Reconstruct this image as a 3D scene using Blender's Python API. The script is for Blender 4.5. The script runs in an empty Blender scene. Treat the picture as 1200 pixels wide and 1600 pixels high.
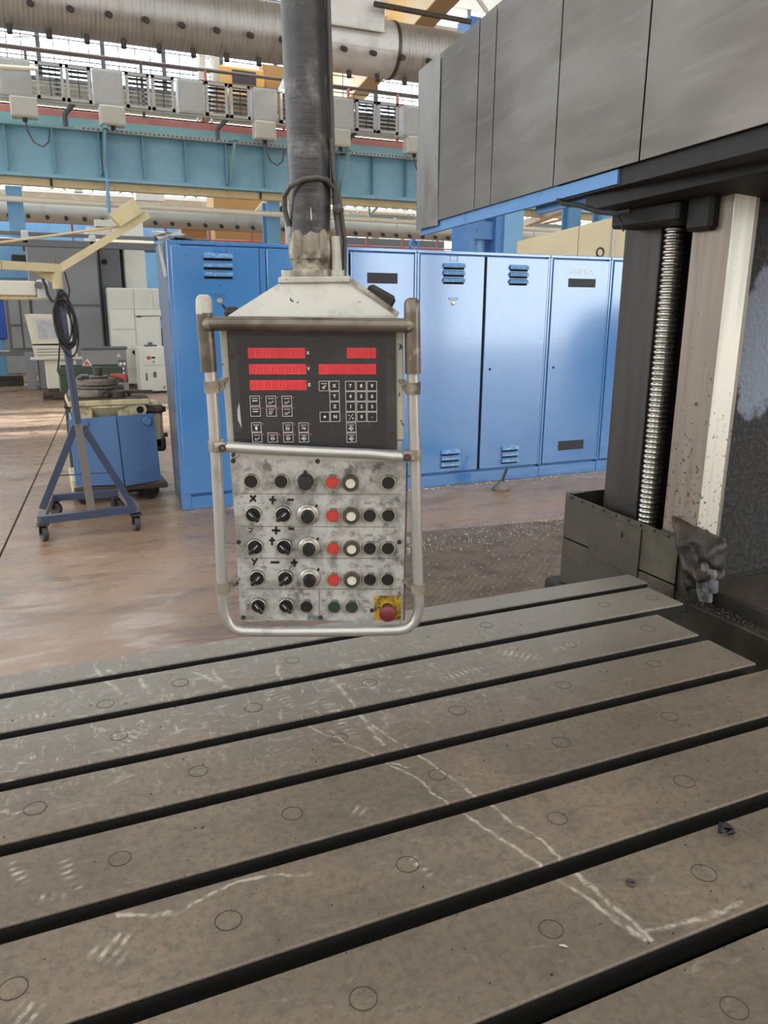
import bpy, bmesh, math, random
from mathutils import Matrix, Vector, Euler

random.seed(7)
scene = bpy.context.scene
COL = scene.collection
PI = math.pi

# ------------------------------------------------------------------ camera
cam_data = bpy.data.cameras.new('camera')
cam_data.sensor_fit = 'VERTICAL'
cam_data.sensor_height = 36.0
cam_data.sensor_width = 27.0
cam_data.lens = 27.4747
cam_data.clip_start = 0.02
cam_data.clip_end = 300
cam = bpy.data.objects.new('camera', cam_data)
COL.objects.link(cam)
cam.matrix_world = Matrix.Translation((0, 0, 1.65)) @ Matrix(((0.914263, 0.097094, -0.393313), (-0.405060, 0.235821, -0.883354), (0.006983, 0.966934, 0.254932))).to_4x4()
scene.camera = cam

# ------------------------------------------------------------------ light and exposure
vs = scene.view_settings
vs.view_transform = 'Standard'
vs.look = 'None'
vs.gamma = 1.0
vs.use_curve_mapping = False
vs.exposure = -0.6

scene.cycles.sample_clamp_indirect = 3.0
world = bpy.data.worlds.new('overcast sky')
scene.world = world
world.use_nodes = True
bg = world.node_tree.nodes['Background']
bg.inputs[0].default_value = (0.9, 0.96, 1.04, 1)
bg.inputs[1].default_value = 9.0

sun_data = bpy.data.lights.new('sun', 'SUN')
sun_data.energy = 7.0
sun_data.angle = math.radians(1.5)
sun_data.color = (1.0, 0.9, 0.74)
sun = bpy.data.objects.new('sun', sun_data)
COL.objects.link(sun)
sun.rotation_euler = Vector((0.06, -0.64, -0.77)).to_track_quat('-Z', 'Y').to_euler()

# roof openings along X: (y0, y1)
ROOF_Z = 12.5
ROOF_GAPS = [(-11.0, -9.4), (-5.2, -3.4), (4.0, 5.6), (21.4, 24.2)]
BAY2_Z = 7.62
BAY2_GAPS = [(29, 33), (37, 41), (46, 50), (54, 58)]
X0, X1, Y0, Y1 = -22.0, 34.0, -15.0, 62.0
for gy0, gy1 in ROOF_GAPS[:4]:
    ld = bpy.data.lights.new('skylight_portal', 'AREA')
    ld.shape = 'RECTANGLE'
    ld.size = X1 - X0
    ld.size_y = gy1 - gy0
    ld.cycles.is_portal = True
    lo = bpy.data.objects.new('skylight_portal', ld)
    lo.location = ((X0 + X1) / 2, (gy0 + gy1) / 2, ROOF_Z + 0.02)
    COL.objects.link(lo)

# ------------------------------------------------------------------ helpers
def lin(h):
    if not isinstance(h, str):
        return tuple(h)
    h = h.lstrip('#')
    out = []
    for i in (0, 2, 4):
        c = int(h[i:i + 2], 16) / 255
        out.append(c / 12.92 if c <= 0.04045 else ((c + 0.055) / 1.055) ** 2.4)
    return tuple(out)

def rgba(h):
    return (*lin(h), 1.0)

class NT:
    """thin wrapper for building shader nodes"""
    def __init__(self, name):
        self.m = bpy.data.materials.new(name)
        self.m.use_nodes = True
        self.t = self.m.node_tree
        self.n = self.t.nodes
        self.b = self.n['Principled BSDF']
        self.tc = self.n.new('ShaderNodeTexCoord')
    def link(self, a, b):
        self.t.links.new(a, b)
    def val(self, sock, v):
        if hasattr(v, 'is_linked'):
            self.link(v, sock)
        else:
            sock.default_value = v
    def math(self, op, a, b=0.0, c=None, clamp=False):
        q = self.n.new('ShaderNodeMath'); q.operation = op; q.use_clamp = clamp
        self.val(q.inputs[0], a); self.val(q.inputs[1], b)
        if c is not None:
            self.val(q.inputs[2], c)
        return q.outputs[0]
    def coord(self, scale=(1, 1, 1), rot=(0, 0, 0), world=False):
        mp = self.n.new('ShaderNodeMapping')
        if world:
            g = self.n.new('ShaderNodeNewGeometry')
            self.link(g.outputs['Position'], mp.inputs[0])
        else:
            self.link(self.tc.outputs['Object'], mp.inputs[0])
        mp.inputs['Rotation'].default_value = rot
        mp.inputs['Scale'].default_value = scale
        return mp.outputs[0]
    def noise(self, scale, detail=5, rough=0.6, co=None, dist=0.0):
        q = self.n.new('ShaderNodeTexNoise')
        q.inputs['Scale'].default_value = scale
        q.inputs['Detail'].default_value = detail
        q.inputs['Roughness'].default_value = rough
        q.inputs['Distortion'].default_value = dist
        self.link(co if co is not None else self.tc.outputs['Object'], q.inputs['Vector'])
        return q.outputs[0]
    def step(self, v, lo, hi):
        q = self.n.new('ShaderNodeMapRange'); q.interpolation_type = 'SMOOTHSTEP'
        self.link(v, q.inputs[0])
        q.inputs[1].default_value = lo; q.inputs[2].default_value = hi
        return q.outputs[0]
    def mix(self, fac, a, b):
        q = self.n.new('ShaderNodeMix'); q.data_type = 'RGBA'
        self.val(q.inputs[0], fac); self.val(q.inputs[6], a); self.val(q.inputs[7], b)
        return q.outputs[2]
    def bump(self, h, strength=0.3, dist=0.01, prev=None):
        q = self.n.new('ShaderNodeBump')
        q.inputs['Strength'].default_value = strength
        q.inputs['Distance'].default_value = dist
        self.link(h, q.inputs['Height'])
        if prev is not None:
            self.link(prev, q.inputs['Normal'])
        return q.outputs[0]
    def done(self, color=None, rough=None, metal=None, normal=None):
        if color is not None: self.val(self.b.inputs['Base Color'], color)
        if rough is not None: self.val(self.b.inputs['Roughness'], rough)
        if metal is not None: self.val(self.b.inputs['Metallic'], metal)
        if normal is not None: self.link(normal, self.b.inputs['Normal'])
        return self.m

def mat(name, base, rough=0.5, metal=0.0, layers=(), bump=None, rvar=0.0, world=False):
    """layers: (colour, noise scale, lo, hi, amount[, axis scale])"""
    t = NT(name)
    c = rgba(base)
    for L in layers:
        col, sc, lo, hi, amt = L[:5]
        co = t.coord(L[5] if len(L) > 5 else (1, 1, 1), world=world)
        f = t.step(t.noise(sc, 6 if sc < 12 else 3, 0.65, co), lo, hi)
        f = t.math('MULTIPLY', f, amt)
        c = t.mix(f, c, rgba(col))
    r = rough
    if rvar:
        r = t.math('ADD', t.math('MULTIPLY', t.noise(9, 4), rvar), rough - rvar / 2)
    nrm = None
    if bump:
        nrm = t.bump(t.noise(bump[0], 5, 0.6, t.coord(bump[3] if len(bump) > 3 else (1, 1, 1), world=world)), bump[1], bump[2])
    return t.done(c, r, metal, nrm)

class MB:
    """collects shapes, builds ONE mesh"""
    def __init__(s):
        s.v = []; s.f = []
    def add(s, vs, fs, M=None):
        o = len(s.v)
        for p in vs:
            p = Vector(p)
            s.v.append(M @ p if M is not None else p)
        s.f += [[i + o for i in q] for q in fs]
        return s
    def box(s, a, b, bev=0.0, M=None):
        lo = [min(a[i], b[i]) for i in range(3)]; hi = [max(a[i], b[i]) for i in range(3)]
        bev = min(bev, 0.45 * min(hi[i] - lo[i] for i in range(3)))
        if bev <= 0:
            v = [(x, y, z) for x in (lo[0], hi[0]) for y in (lo[1], hi[1]) for z in (lo[2], hi[2])]
            f = [(0, 1, 3, 2), (4, 6, 7, 5), (0, 4, 5, 1), (2, 3, 7, 6), (0, 2, 6, 4), (1, 5, 7, 3)]
            return s.add(v, f, M)
        v = []; idx = {}
        for sx in (0, 1):
            for sy in (0, 1):
                for sz in (0, 1):
                    S = (sx, sy, sz)
                    for ax in range(3):
                        p = []
                        for i in range(3):
                            e = (hi[i] if S[i] else lo[i])
                            if i != ax:
                                e += -bev if S[i] else bev
                            p.append(e)
                        idx[(S, ax)] = len(v); v.append(p)
        f = []
        for ax in range(3):
            o1, o2 = [i for i in range(3) if i != ax]
            for sd in (0, 1):
                q = []
                for c1, c2 in ((0, 0), (1, 0), (1, 1), (0, 1)):
                    S = [0, 0, 0]; S[ax] = sd; S[o1] = c1; S[o2] = c2
                    q.append(idx[(tuple(S), ax)])
                f.append(q)
        for ax in range(3):
            o1, o2 = [i for i in range(3) if i != ax]
            for c1 in (0, 1):
                for c2 in (0, 1):
                    A = [0, 0, 0]; B = [0, 0, 0]
                    A[o1] = B[o1] = c1; A[o2] = B[o2] = c2; A[ax] = 0; B[ax] = 1
                    A = tuple(A); B = tuple(B)
                    f.append([idx[(A, o1)], idx[(B, o1)], idx[(B, o2)], idx[(A, o2)]])
        for S in [(a_, b_, c_) for a_ in (0, 1) for b_ in (0, 1) for c_ in (0, 1)]:
            f.append([idx[(S, 0)], idx[(S, 1)], idx[(S, 2)]])
        return s.add(v, f, M)
    def cyl(s, p0, p1, r0, r1=None, n=16, caps=True, M=None):
        r1 = r0 if r1 is None else r1
        p0 = Vector(p0); p1 = Vector(p1)
        d = (p1 - p0).normalized()
        u = d.orthogonal().normalized(); w = d.cross(u)
        v = []
        for p, r in ((p0, r0), (p1, r1)):
            for k in range(n):
                a = 2 * PI * k / n
                v.append(p + (u * math.cos(a) + w * math.sin(a)) * r)
        f = [[k, (k + 1) % n, n + (k + 1) % n, n + k] for k in range(n)]
        if caps:
            f += [list(range(n)), list(range(n, 2 * n))]
        return s.add(v, f, M)
    def tube(s, pts, r, n=10, closed=False, M=None, flat=None):
        P = [Vector(p) for p in pts]
        m = len(P)
        R = r if isinstance(r, (list, tuple)) else [r] * m
        v = []; prev = None
        for i in range(m):
            if closed:
                d = (P[(i + 1) % m] - P[i - 1]).normalized()
            else:
                d = (P[min(i + 1, m - 1)] - P[max(i - 1, 0)]).normalized()
            if prev is None:
                u = d.orthogonal().normalized()
            else:
                u = (prev - d * prev.dot(d)).normalized()
            prev = u
            w = d.cross(u)
            for k in range(n):
                a = 2 * PI * k / n
                v.append(P[i] + (u * math.cos(a) + w * math.sin(a)) * R[i])
        f = []
        rng = m if closed else m - 1
        for i in range(rng):
            j = (i + 1) % m
            for k in range(n):
                f.append([i * n + k, i * n + (k + 1) % n, j * n + (k + 1) % n, j * n + k])
        if not closed:
            f += [list(range(n)), list(range((m - 1) * n, m * n))]
        return s.add(v, f, M)
    def lathe(s, prof, n=24, M=None):
        """prof: (r, h); axis local Z"""
        v = []; rows = []
        for r, h in prof:
            if r < 1e-6:
                rows.append([len(v)]); v.append((0, 0, h))
            else:
                rows.append(list(range(len(v), len(v) + n)))
                v += [(r * math.cos(2 * PI * k / n), r * math.sin(2 * PI * k / n), h) for k in range(n)]
        f = []
        for a, b in zip(rows, rows[1:]):
            for k in range(n):
                k2 = (k + 1) % n
                if len(a) == 1 and len(b) == 1: continue
                if len(a) == 1: f.append([a[0], b[k], b[k2]])
                elif len(b) == 1: f.append([a[k], a[k2], b[0]])
                else: f.append([a[k], a[k2], b[k2], b[k]])
        return s.add(v, f, M)
    def prism(s, poly, h0, h1, M=None):
        """poly in local XY, extruded along Z"""
        n = len(poly)
        v = [(x, y, h0) for x, y in poly] + [(x, y, h1) for x, y in poly]
        f = [list(range(n)), list(range(n, 2 * n))] + [[k, (k + 1) % n, n + (k + 1) % n, n + k] for k in range(n)]
        return s.add(v, f, M)
    def hexa(s, q0, q1, M=None):
        """solid between two quads"""
        f = [(0, 1, 2, 3), (4, 5, 6, 7)] + [(k, (k + 1) % 4, 4 + (k + 1) % 4, 4 + k) for k in range(4)]
        return s.add(list(q0) + list(q1), f, M)
    def bar(s, p0, p1, w, h, up=(0, 0, 1), M=None):
        """rectangular bar between two points"""
        p0 = Vector(p0); p1 = Vector(p1); d = (p1 - p0).normalized()
        a = d.cross(Vector(up))
        if a.length < 1e-4: a = d.orthogonal()
        a.normalize(); b = d.cross(a)
        q = [[p + a * sx * w / 2 + b * sy * h / 2 for sx, sy in ((-1, -1), (1, -1), (1, 1), (-1, 1))] for p in (p0, p1)]
        return s.hexa(q[0], q[1], M)
    def mesh(s, name, m, angle=35):
        me = bpy.data.meshes.new(name)
        bm = bmesh.new()
        vs = [bm.verts.new(p) for p in s.v]
        for q in s.f:
            try: bm.faces.new([vs[i] for i in q])
            except ValueError: pass
        bmesh.ops.recalc_face_normals(bm, faces=bm.faces)
        bm.to_mesh(me); bm.free()
        me.materials.append(m)
        if angle:
            me.polygons.foreach_set('use_smooth', [True] * len(me.polygons))
            me.set_sharp_from_angle(angle=math.radians(angle))
        return me

WM = {}
def thing(name, label, cat, loc=(0, 0, 0), rz=0.0, group=None, mtx=None):
    o = bpy.data.objects.new(name, None)
    COL.objects.link(o)
    o.empty_display_size = 0.1
    m = mtx if mtx is not None else Matrix.Translation(loc) @ Matrix.Rotation(rz, 4, 'Z')
    o.matrix_world = m
    WM[o.name] = m.copy()
    o['label'] = label; o['category'] = cat
    if group: o['group'] = group
    return o

def link(name, me, parent=None, local=None):
    o = bpy.data.objects.new(name, me)
    COL.objects.link(o)
    if parent is not None:
        o.parent = parent
    m = local if local is not None else Matrix.Identity(4)
    o.matrix_local = m
    WM[o.name] = (WM[parent.name] @ m) if parent is not None else m.copy()
    return o

def part(name, mb, m, parent, world=False, angle=35, label=None, stuff=False):
    """a part: mesh given in the parent's local frame (or in world coordinates)"""
    if world:
        inv = WM[parent.name].inverted()
        mb.v = [inv @ v for v in mb.v]
    o = link(name, mb.mesh(name, m, angle), parent)
    if label: o['label'] = label
    if stuff: o['kind'] = 'stuff'
    return o

def solo(name, mb, m, label, cat, loc, rz=0.0, group=None, angle=35):
    """a thing that is one mesh, given in world coordinates, origin at loc"""
    M = Matrix.Translation(loc) @ Matrix.Rotation(rz, 4, 'Z')
    inv = M.inverted()
    mb.v = [inv @ v for v in mb.v]
    o = link(name, mb.mesh(name, m, angle), None, M)
    o['label'] = label; o['category'] = cat
    if group: o['group'] = group
    return o

def struct(name, mb, m, angle=0):
    o = link(name, mb.mesh(name, m, angle))
    o['kind'] = 'structure'
    return o

def text_mesh(s, size, m, ext=0.0004, bold=0.0):
    cu = bpy.data.curves.new('lettering', 'FONT')
    cu.body = s; cu.size = size; cu.extrude = ext; cu.offset = bold
    cu.align_x = 'CENTER'; cu.align_y = 'CENTER'
    cu.resolution_u = 2
    ob = bpy.data.objects.new('lettering', cu)
    me = bpy.data.meshes.new_from_object(ob)
    bpy.data.objects.remove(ob)
    me.materials.clear(); me.materials.append(m)
    return me

def T(x, y, z): return Matrix.Translation((x, y, z))
def R(a, ax): return Matrix.Rotation(a, 4, ax)
FRONT = R(PI / 2, 'X')      # local XY plane -> XZ plane, local Z -> -Y (towards viewer)

# ------------------------------------------------------------------ materials
def table_material():
    t = NT('planed cast iron')
    g = t.n.new('ShaderNodeNewGeometry')
    pos = g.outputs['Position']
    c = rgba('#6b5f50')
    big = t.noise(2.2, 5, 0.6, t.coord((1, 1.6, 1), world=True))
    c = t.mix(t.math('MULTIPLY', t.step(big, 0.4, 0.65), 0.7), c, rgba('#7d6f5e'))
    warm = t.noise(3.1, 3, 0.5, t.coord((1.3, 1, 1), rot=(0, 0, 0.6), world=True))
    c = t.mix(t.math('MULTIPLY', t.step(warm, 0.58, 0.74), 0.4), c, rgba('#8d765d'))
    fine = t.noise(70, 6, 0.7, t.coord((1, 1, 1), world=True))
    mid_ = t.noise(11, 6, 0.7, t.coord((1, 1.3, 1), world=True), 0.5)
    c = t.mix(t.math('MULTIPLY', t.step(mid_, 0.48, 0.66), 0.55), c, rgba('#574e43'))
    c = t.mix(t.math('MULTIPLY', t.step(fine, 0.42, 0.66), 0.5), c, rgba('#4a4339'))
    speck = t.noise(190, 2, 0.5, t.coord((1, 1, 1), world=True))
    c = t.mix(t.math('MULTIPLY', t.step(speck, 0.66, 0.74), 0.75), c, rgba('#36312b'))
    # rubbed pale scuffs
    sc = t.noise(9, 6, 0.75, t.coord((1, 2.5, 1), rot=(0, 0, 0.35), world=True), 1.2)
    c = t.mix(t.math('MULTIPLY', t.step(sc, 0.6, 0.72), 0.3), c, rgba('#b3aa9c'))
    sep = t.n.new('ShaderNodeSeparateXYZ'); t.link(pos, sep.inputs[0])
    X, Y = sep.outputs[0], sep.outputs[1]
    s2 = t.noise(16, 6, 0.75, t.coord((1, 3.2, 1), rot=(0, 0, -0.75), world=True), 0.8)
    s3 = t.noise(22, 6, 0.75, t.coord((3.2, 1, 1), rot=(0, 0, -0.5), world=True), 0.6)
    rub = t.math('MULTIPLY', t.step(t.math('MAXIMUM', s2, s3), 0.55, 0.68), t.math('MULTIPLY', t.step(Y, 1.15, 1.6), t.math('SUBTRACT', 1.0, t.step(X, 0.75, 1.3))))
    c = t.mix(t.math('MULTIPLY', rub, 0.8), c, rgba('#bdb6aa'))
    # grey sheen of the rear bars, painted into the colour
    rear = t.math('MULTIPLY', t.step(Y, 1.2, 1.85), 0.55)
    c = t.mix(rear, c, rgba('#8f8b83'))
    wob = t.noise(14, 3, 0.6, t.coord((1, 1, 1), world=True))
    wob = t.math('MULTIPLY', t.math('SUBTRACT', wob, 0.5), 0.035)
    brk = t.step(t.noise(40, 3, 0.7, t.coord((1, 1, 1), world=True)), 0.38, 0.6)
    def seg(a, b, w):
        ax, ay = a[:2]; bx, by = b[:2]
        L = math.hypot(bx - ax, by - ay); ux, uy = (bx - ax) / L, (by - ay) / L
        dx = t.math('SUBTRACT', X, ax); dy = t.math('SUBTRACT', Y, ay)
        al = t.math('ADD', t.math('MULTIPLY', dx, ux), t.math('MULTIPLY', dy, uy))
        ac = t.math('ABSOLUTE', t.math('ADD', t.math('ADD', t.math('MULTIPLY', dx, -uy), t.math('MULTIPLY', dy, ux)), wob))
        q = t.n.new('ShaderNodeMapRange'); q.interpolation_type = 'SMOOTHSTEP'
        t.link(ac, q.inputs[0]); q.inputs[1].default_value = w; q.inputs[2].default_value = 0.0
        m1 = t.math('GREATER_THAN', al, 0.0); m2 = t.math('LESS_THAN', al, L)
        k = t.math('MULTIPLY', q.outputs[0], t.math('MULTIPLY', m1, m2))
        if w >= 0.012:                       # broad smears fade at their ends and show tread bars
            fade = t.math('MULTIPLY', t.step(al, 0.0, L * 0.35), t.math('SUBTRACT', 1.0, t.step(al, L * 0.65, L)))
            bars = t.step(t.math('SINE', t.math('ADD', t.math('MULTIPLY', al, 420.0), t.math('MULTIPLY', wob, 160.0))), -0.3, 0.6)
            k = t.math('MULTIPLY', k, t.math('MULTIPLY', fade, bars))
        return k
    S = None
    for a, b, w in SCRATCHES:
        k = seg(a, b, w)
        S = k if S is None else t.math('MAXIMUM', S, k)
    S = t.math('MULTIPLY', S, t.math('ADD', t.math('MULTIPLY', brk, 0.6), 0.08))
    c = t.mix(S, c, rgba('#c2b8a8'))
    b1 = t.bump(fine, 0.12, 0.002)
    b2 = t.bump(big, 0.1, 0.01, b1)
    r = t.math('ADD', t.math('MULTIPLY', big, 0.2), 0.38)
    return t.done(c, r, 0.15, b2)

SCRATCHES = [
    ((0.56, 1.427, 0.8), (0.653, 1.061, 0.8), 0.006), ((0.652, 1.07, 0.8), (0.694, 0.867, 0.8), 0.006), ((0.694, 0.867, 0.8), (0.71, 0.667, 0.8), 0.007),
    ((0.452, 1.401, 0.8), (0.582, 1.179, 0.8), 0.004), ((0.551, 1.228, 0.8), (0.616, 1.007, 0.8), 0.004), ((0.616, 1.007, 0.8), (0.674, 0.783, 0.8), 0.006),
    ((0.674, 0.783, 0.8), (0.702, 0.671, 0.8), 0.008),
    ((0.714, 0.684, 0.8), (0.803, 0.672, 0.8), 0.007), ((0.803, 0.672, 0.8), (0.886, 0.673, 0.8), 0.007),
    ((0.032, 1.01, 0.8), (0.118, 0.982, 0.8), 0.006), ((0.118, 0.982, 0.8), (0.21, 1.014, 0.8), 0.005), ((0.21, 1.014, 0.8), (0.322, 0.98, 0.8), 0.006),
    ((-0.113, 1.208, 0.8), (-0.081, 1.125, 0.8), 0.012), ((-0.034, 1.182, 0.8), (-0.007, 1.071, 0.8), 0.014), ((-0.081, 1.096, 0.8), (-0.025, 1.079, 0.8), 0.016),
    ((-0.014, 0.969, 0.8), (0.044, 0.921, 0.8), 0.02), ((0.016, 0.981, 0.8), (0.056, 0.951, 0.8), 0.016), ((-0.1, 0.903, 0.8), (-0.064, 0.872, 0.8), 0.03),
    ((-0.126, 1.341, 0.8), (-0.096, 1.324, 0.8), 0.008), ((0.428, 1.117, 0.8), (0.457, 1.085, 0.8), 0.02), ((0.48, 0.968, 0.8), (0.488, 0.893, 0.8), 0.012),
    ((0.051, 1.455, 0.8), (0.174, 1.548, 0.8), 0.02), ((0.278, 1.747, 0.8), (0.354, 1.61, 0.8), 0.008), ((0.41, 1.655, 0.8), (0.456, 1.457, 0.8), 0.02),
    ((0.324, 1.746, 0.8), (0.33, 1.637, 0.8), 0.008), ((0.481, 1.737, 0.8), (0.458, 1.582, 0.8), 0.008), ((0.522, 1.522, 0.8), (0.527, 1.301, 0.8), 0.02),
    ((0.069, 1.855, 0.8), (0.112, 1.697, 0.8), 0.01), ((0.098, 1.843, 0.8), (0.127, 1.776, 0.8), 0.01), ((0.161, 1.816, 0.8), (0.158, 1.711, 0.8), 0.008),
    ((1.009, 1.574, 0.8), (1.097, 1.475, 0.8), 0.03), ((1.134, 1.5, 0.8), (1.243, 1.539, 0.8), 0.02), ((0.791, 1.475, 0.8), (0.946, 1.501, 0.8), 0.02),
    ((-0.11, 1.67, 0.8), (-0.022, 1.676, 0.8), 0.02), ((0.576, 1.584, 0.8), (0.569, 1.27, 0.8), 0.008), ((0.718, 0.848, 0.8), (0.784, 0.836, 0.8), 0.012),
]
M_TABLE = table_material()

def floor_material():
    t = NT('worn concrete')
    co = t.coord((1, 1, 1), world=True)
    c = rgba('#866e59')
    a = t.noise(0.55, 6, 0.6, co, 0.6)
    c = t.mix(t.math('MULTIPLY', t.step(a, 0.4, 0.62), 0.7), c, rgba('#9c8066'))
    st = t.noise(1.6, 7, 0.7, t.coord((0.6, 2.2, 1), rot=(0, 0, 0.15), world=True), 0.8)
    c = t.mix(t.math('MULTIPLY', t.step(st, 0.5, 0.65), 0.75), c, rgba('#655445'))
    wh = t.noise(2.2, 7, 0.72, t.coord((0.8, 2.6, 1), rot=(0, 0, 0.1), world=True), 1.0)
    c = t.mix(t.math('MULTIPLY', t.step(wh, 0.6, 0.72), 0.55), c, rgba('#b9ab9c'))
    sp = t.noise(30, 4, 0.7, co)
    c = t.mix(t.math('MULTIPLY', t.step(sp, 0.62, 0.75), 0.5), c, rgba('#5a4c40'))
    r = t.math('ADD', t.math('MULTIPLY', t.step(wh, 0.35, 0.65), 0.3), 0.2)
    n = t.bump(t.noise(6, 6, 0.65, co), 0.12, 0.02)
    return t.done(c, r, 0, n)
M_FLOOR = floor_material()
M_JOINT = mat('dark joint filler', '#3c332b', 0.9)
M_PLATE = mat('oily steel floor plate', '#73624f', 0.55, 0.1, [('#4d4135', 6, 0.4, 0.65, 0.8), ('#8a7a68', 30, 0.6, 0.75, 0.5)], (60, 0.4, 0.006), world=True)

M_SLOT = mat('oily shaded slot steel', '#1b1916', 0.6, 0.1)  # near-black holds both oil grime and the painted shade of the slots
M_OLIVE = mat('oily olive paint', '#2f2b23', 0.5, 0.0, [('#443e31', 7, 0.5, 0.75, 0.7), ('#221f1a', 5, 0.5, 0.7, 0.7)], (45, 0.15, 0.006))
M_TRAY = mat('greasy sheet steel', '#3a362d', 0.45, 0.15, [('#57513f', 4, 0.5, 0.72, 0.7), ('#2c2922', 9, 0.5, 0.7, 0.6)], (30, 0.08, 0.006))
M_BLACKOIL = mat('black oily casting', '#0c0c0b', 0.65, 0.0, [('#1c1b1a', 8, 0.45, 0.7, 0.7)], (40, 0.2, 0.005))

def granular():
    t = NT('dark granular coating')
    co = t.coord((1, 1, 1), world=True)
    c = rgba('#242322')
    f = t.noise(55, 5, 0.65, co)
    c = t.mix(t.step(f, 0.45, 0.65), c, rgba('#3c3a38'))
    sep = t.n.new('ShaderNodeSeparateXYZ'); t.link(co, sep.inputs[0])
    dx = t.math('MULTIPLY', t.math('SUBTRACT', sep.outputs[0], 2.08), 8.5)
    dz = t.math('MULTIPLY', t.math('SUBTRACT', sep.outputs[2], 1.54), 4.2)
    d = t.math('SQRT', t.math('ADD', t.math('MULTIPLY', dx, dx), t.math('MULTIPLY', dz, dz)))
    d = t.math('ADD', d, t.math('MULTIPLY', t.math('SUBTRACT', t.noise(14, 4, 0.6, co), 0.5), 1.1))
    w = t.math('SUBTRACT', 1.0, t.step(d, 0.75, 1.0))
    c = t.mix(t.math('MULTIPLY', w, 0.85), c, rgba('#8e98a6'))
    return t.done(c, 0.7, 0, t.bump(f, 0.9, 0.012))
M_GRAN = granular()

def way_steel(name, base, dark, metal, rough):
    t = NT(name)
    c = rgba(base)
    s = t.noise(26, 5, 0.6, t.coord((1, 1, 0.06)))
    c = t.mix(t.math('MULTIPLY', t.step(s, 0.4, 0.7), 0.6), c, rgba(dark))
    sp = t.noise(70, 3, 0.6)
    sep = t.n.new('ShaderNodeSeparateXYZ'); t.link(t.tc.outputs['Object'], sep.inputs[0])
    low = t.math('SUBTRACT', 1.0, t.step(sep.outputs[2], 0.8, 1.8))
    sp = t.math('ADD', sp, t.math('MULTIPLY', low, 0.13))
    c = t.mix(t.math('MULTIPLY', t.step(sp, 0.7, 0.76), 0.85), c, rgba('#1d1a16'))
    return t.done(c, t.math('ADD', t.math('MULTIPLY', s, 0.2), rough), metal)
M_WAY = way_steel('brownish slideway steel', '#857a6e', '#6a6056', 0.35, 0.35)
M_WAYB = way_steel('slideway steel with painted light', '#d6d2c2', '#b9b4a2', 0.3, 0.3)  # light caught by the strip is painted into this pale colour
M_WAYD = way_steel('dark slideway steel', '#37332f', '#282522', 0.3, 0.4)

def cover_steel():
    t = NT('oil-streaked sheet steel')
    c = rgba('#716c66')
    s0 = t.noise(1.1, 3, 0.5, t.coord((1, 0.8, 1.5), rot=(0.5, 0, 0), world=True), 0.4)
    c = t.mix(t.math('MULTIPLY', t.step(s0, 0.4, 0.62), 0.85), c, rgba('#4a433c'))
    s1 = t.noise(2.0, 4, 0.55, t.coord((1, 0.7, 3.4), rot=(0.45, 0, 0), world=True), 0.5)
    c = t.mix(t.math('MULTIPLY', t.step(s1, 0.35, 0.75), 0.5), c, rgba('#524d47'))
    s2 = t.noise(5, 4, 0.6, t.coord((1, 0.5, 7), rot=(0.4, 0, 0), world=True), 0.3)
    c = t.mix(t.math('MULTIPLY', t.step(s2, 0.5, 0.8), 0.25), c, rgba('#8a8680'))
    r = t.math('ADD', t.math('MULTIPLY', s1, 0.25), 0.27)
    n = t.bump(t.noise(2.2, 2, 0.4, t.coord((1, 1, 1), world=True)), 0.3, 0.03)
    return t.done(c, r, 0.88, n)
M_COVER = cover_steel()
M_COVER_END = mat('stained sheet steel', '#7f7c78', 0.4, 0.6, [('#4d4a46', 4, 0.45, 0.7, 0.8, (1, 1, 0.5))], (5, 0.2, 0.02))
M_BLUELIP = mat('blue machine paint', '#4f86c0', 0.4, 0, [('#26333f', 6, 0.56, 0.72, 0.8), ('#6d9bcb', 3, 0.5, 0.7, 0.4)])
M_SCREW = mat('bright ball screw steel', '#b4b2aa', 0.22, 0.95, [('#5a5852', 30, 0.5, 0.7, 0.5)])
M_RAG = mat('oil-soaked rag', '#2a231c', 0.5, 0, [('#4a3d2f', 14, 0.45, 0.7, 0.8), ('#191511', 25, 0.5, 0.7, 0.8)], (60, 0.5, 0.006))
M_RAGL = mat('pale plastic film', '#6f6f73', 0.35, 0, [('#3c3a38', 18, 0.45, 0.6, 0.9)], (30, 0.4, 0.006))
M_CHIP = mat('black metal chip', '#1c1a18', 0.4, 0.6)

def enamel(*a, **k):
    m = mat(*a, **k)
    b = m.node_tree.nodes['Principled BSDF']
    b.inputs['Specular IOR Level'].default_value = 0.8
    b.inputs['Coat Weight'].default_value = 1.0
    b.inputs['Coat Roughness'].default_value = 0.10
    b.inputs['Coat IOR'].default_value = 1.6
    return m
M_CAB = enamel('blue cabinet enamel', '#4a83bd', 0.17, 0, [('#4177b0', 1.5, 0.4, 0.7, 0.6), ('#5b92c9', 5, 0.55, 0.75, 0.35), ('#1d3550', 26, 0.68, 0.74, 0.7)], (1.6, 0.05, 0.02), rvar=0.08)
M_CABD = mat('blue cabinet frame enamel', '#3c6da6', 0.35, 0, [('#1c3655', 12, 0.6, 0.72, 0.7), ('#5b93cf', 9, 0.6, 0.75, 0.4)])
M_CABSIDE = mat('scuffed blue-grey side sheet', '#5a6c84', 0.35, 0.1, [('#6b7482', 1.5, 0.4, 0.65, 0.7, (1, 1, 0.6)), ('#4f6682', 3, 0.5, 0.7, 0.6)], (1.2, 0.1, 0.03))
M_VENT = mat('black ventilation mesh', '#2c2d33', 0.6, 0, bump=(300, 0.4, 0.002))
M_GAP = mat('black gap', '#0c0d0f', 0.9)
M_LOUVRE = mat('worn louvre edge', '#4f7fae', 0.3, 0.1, [('#a7b3bd', 40, 0.5, 0.65, 0.5)])
M_SCRATCH = mat('scratched bare paint', '#e4ecee', 0.5)
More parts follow.
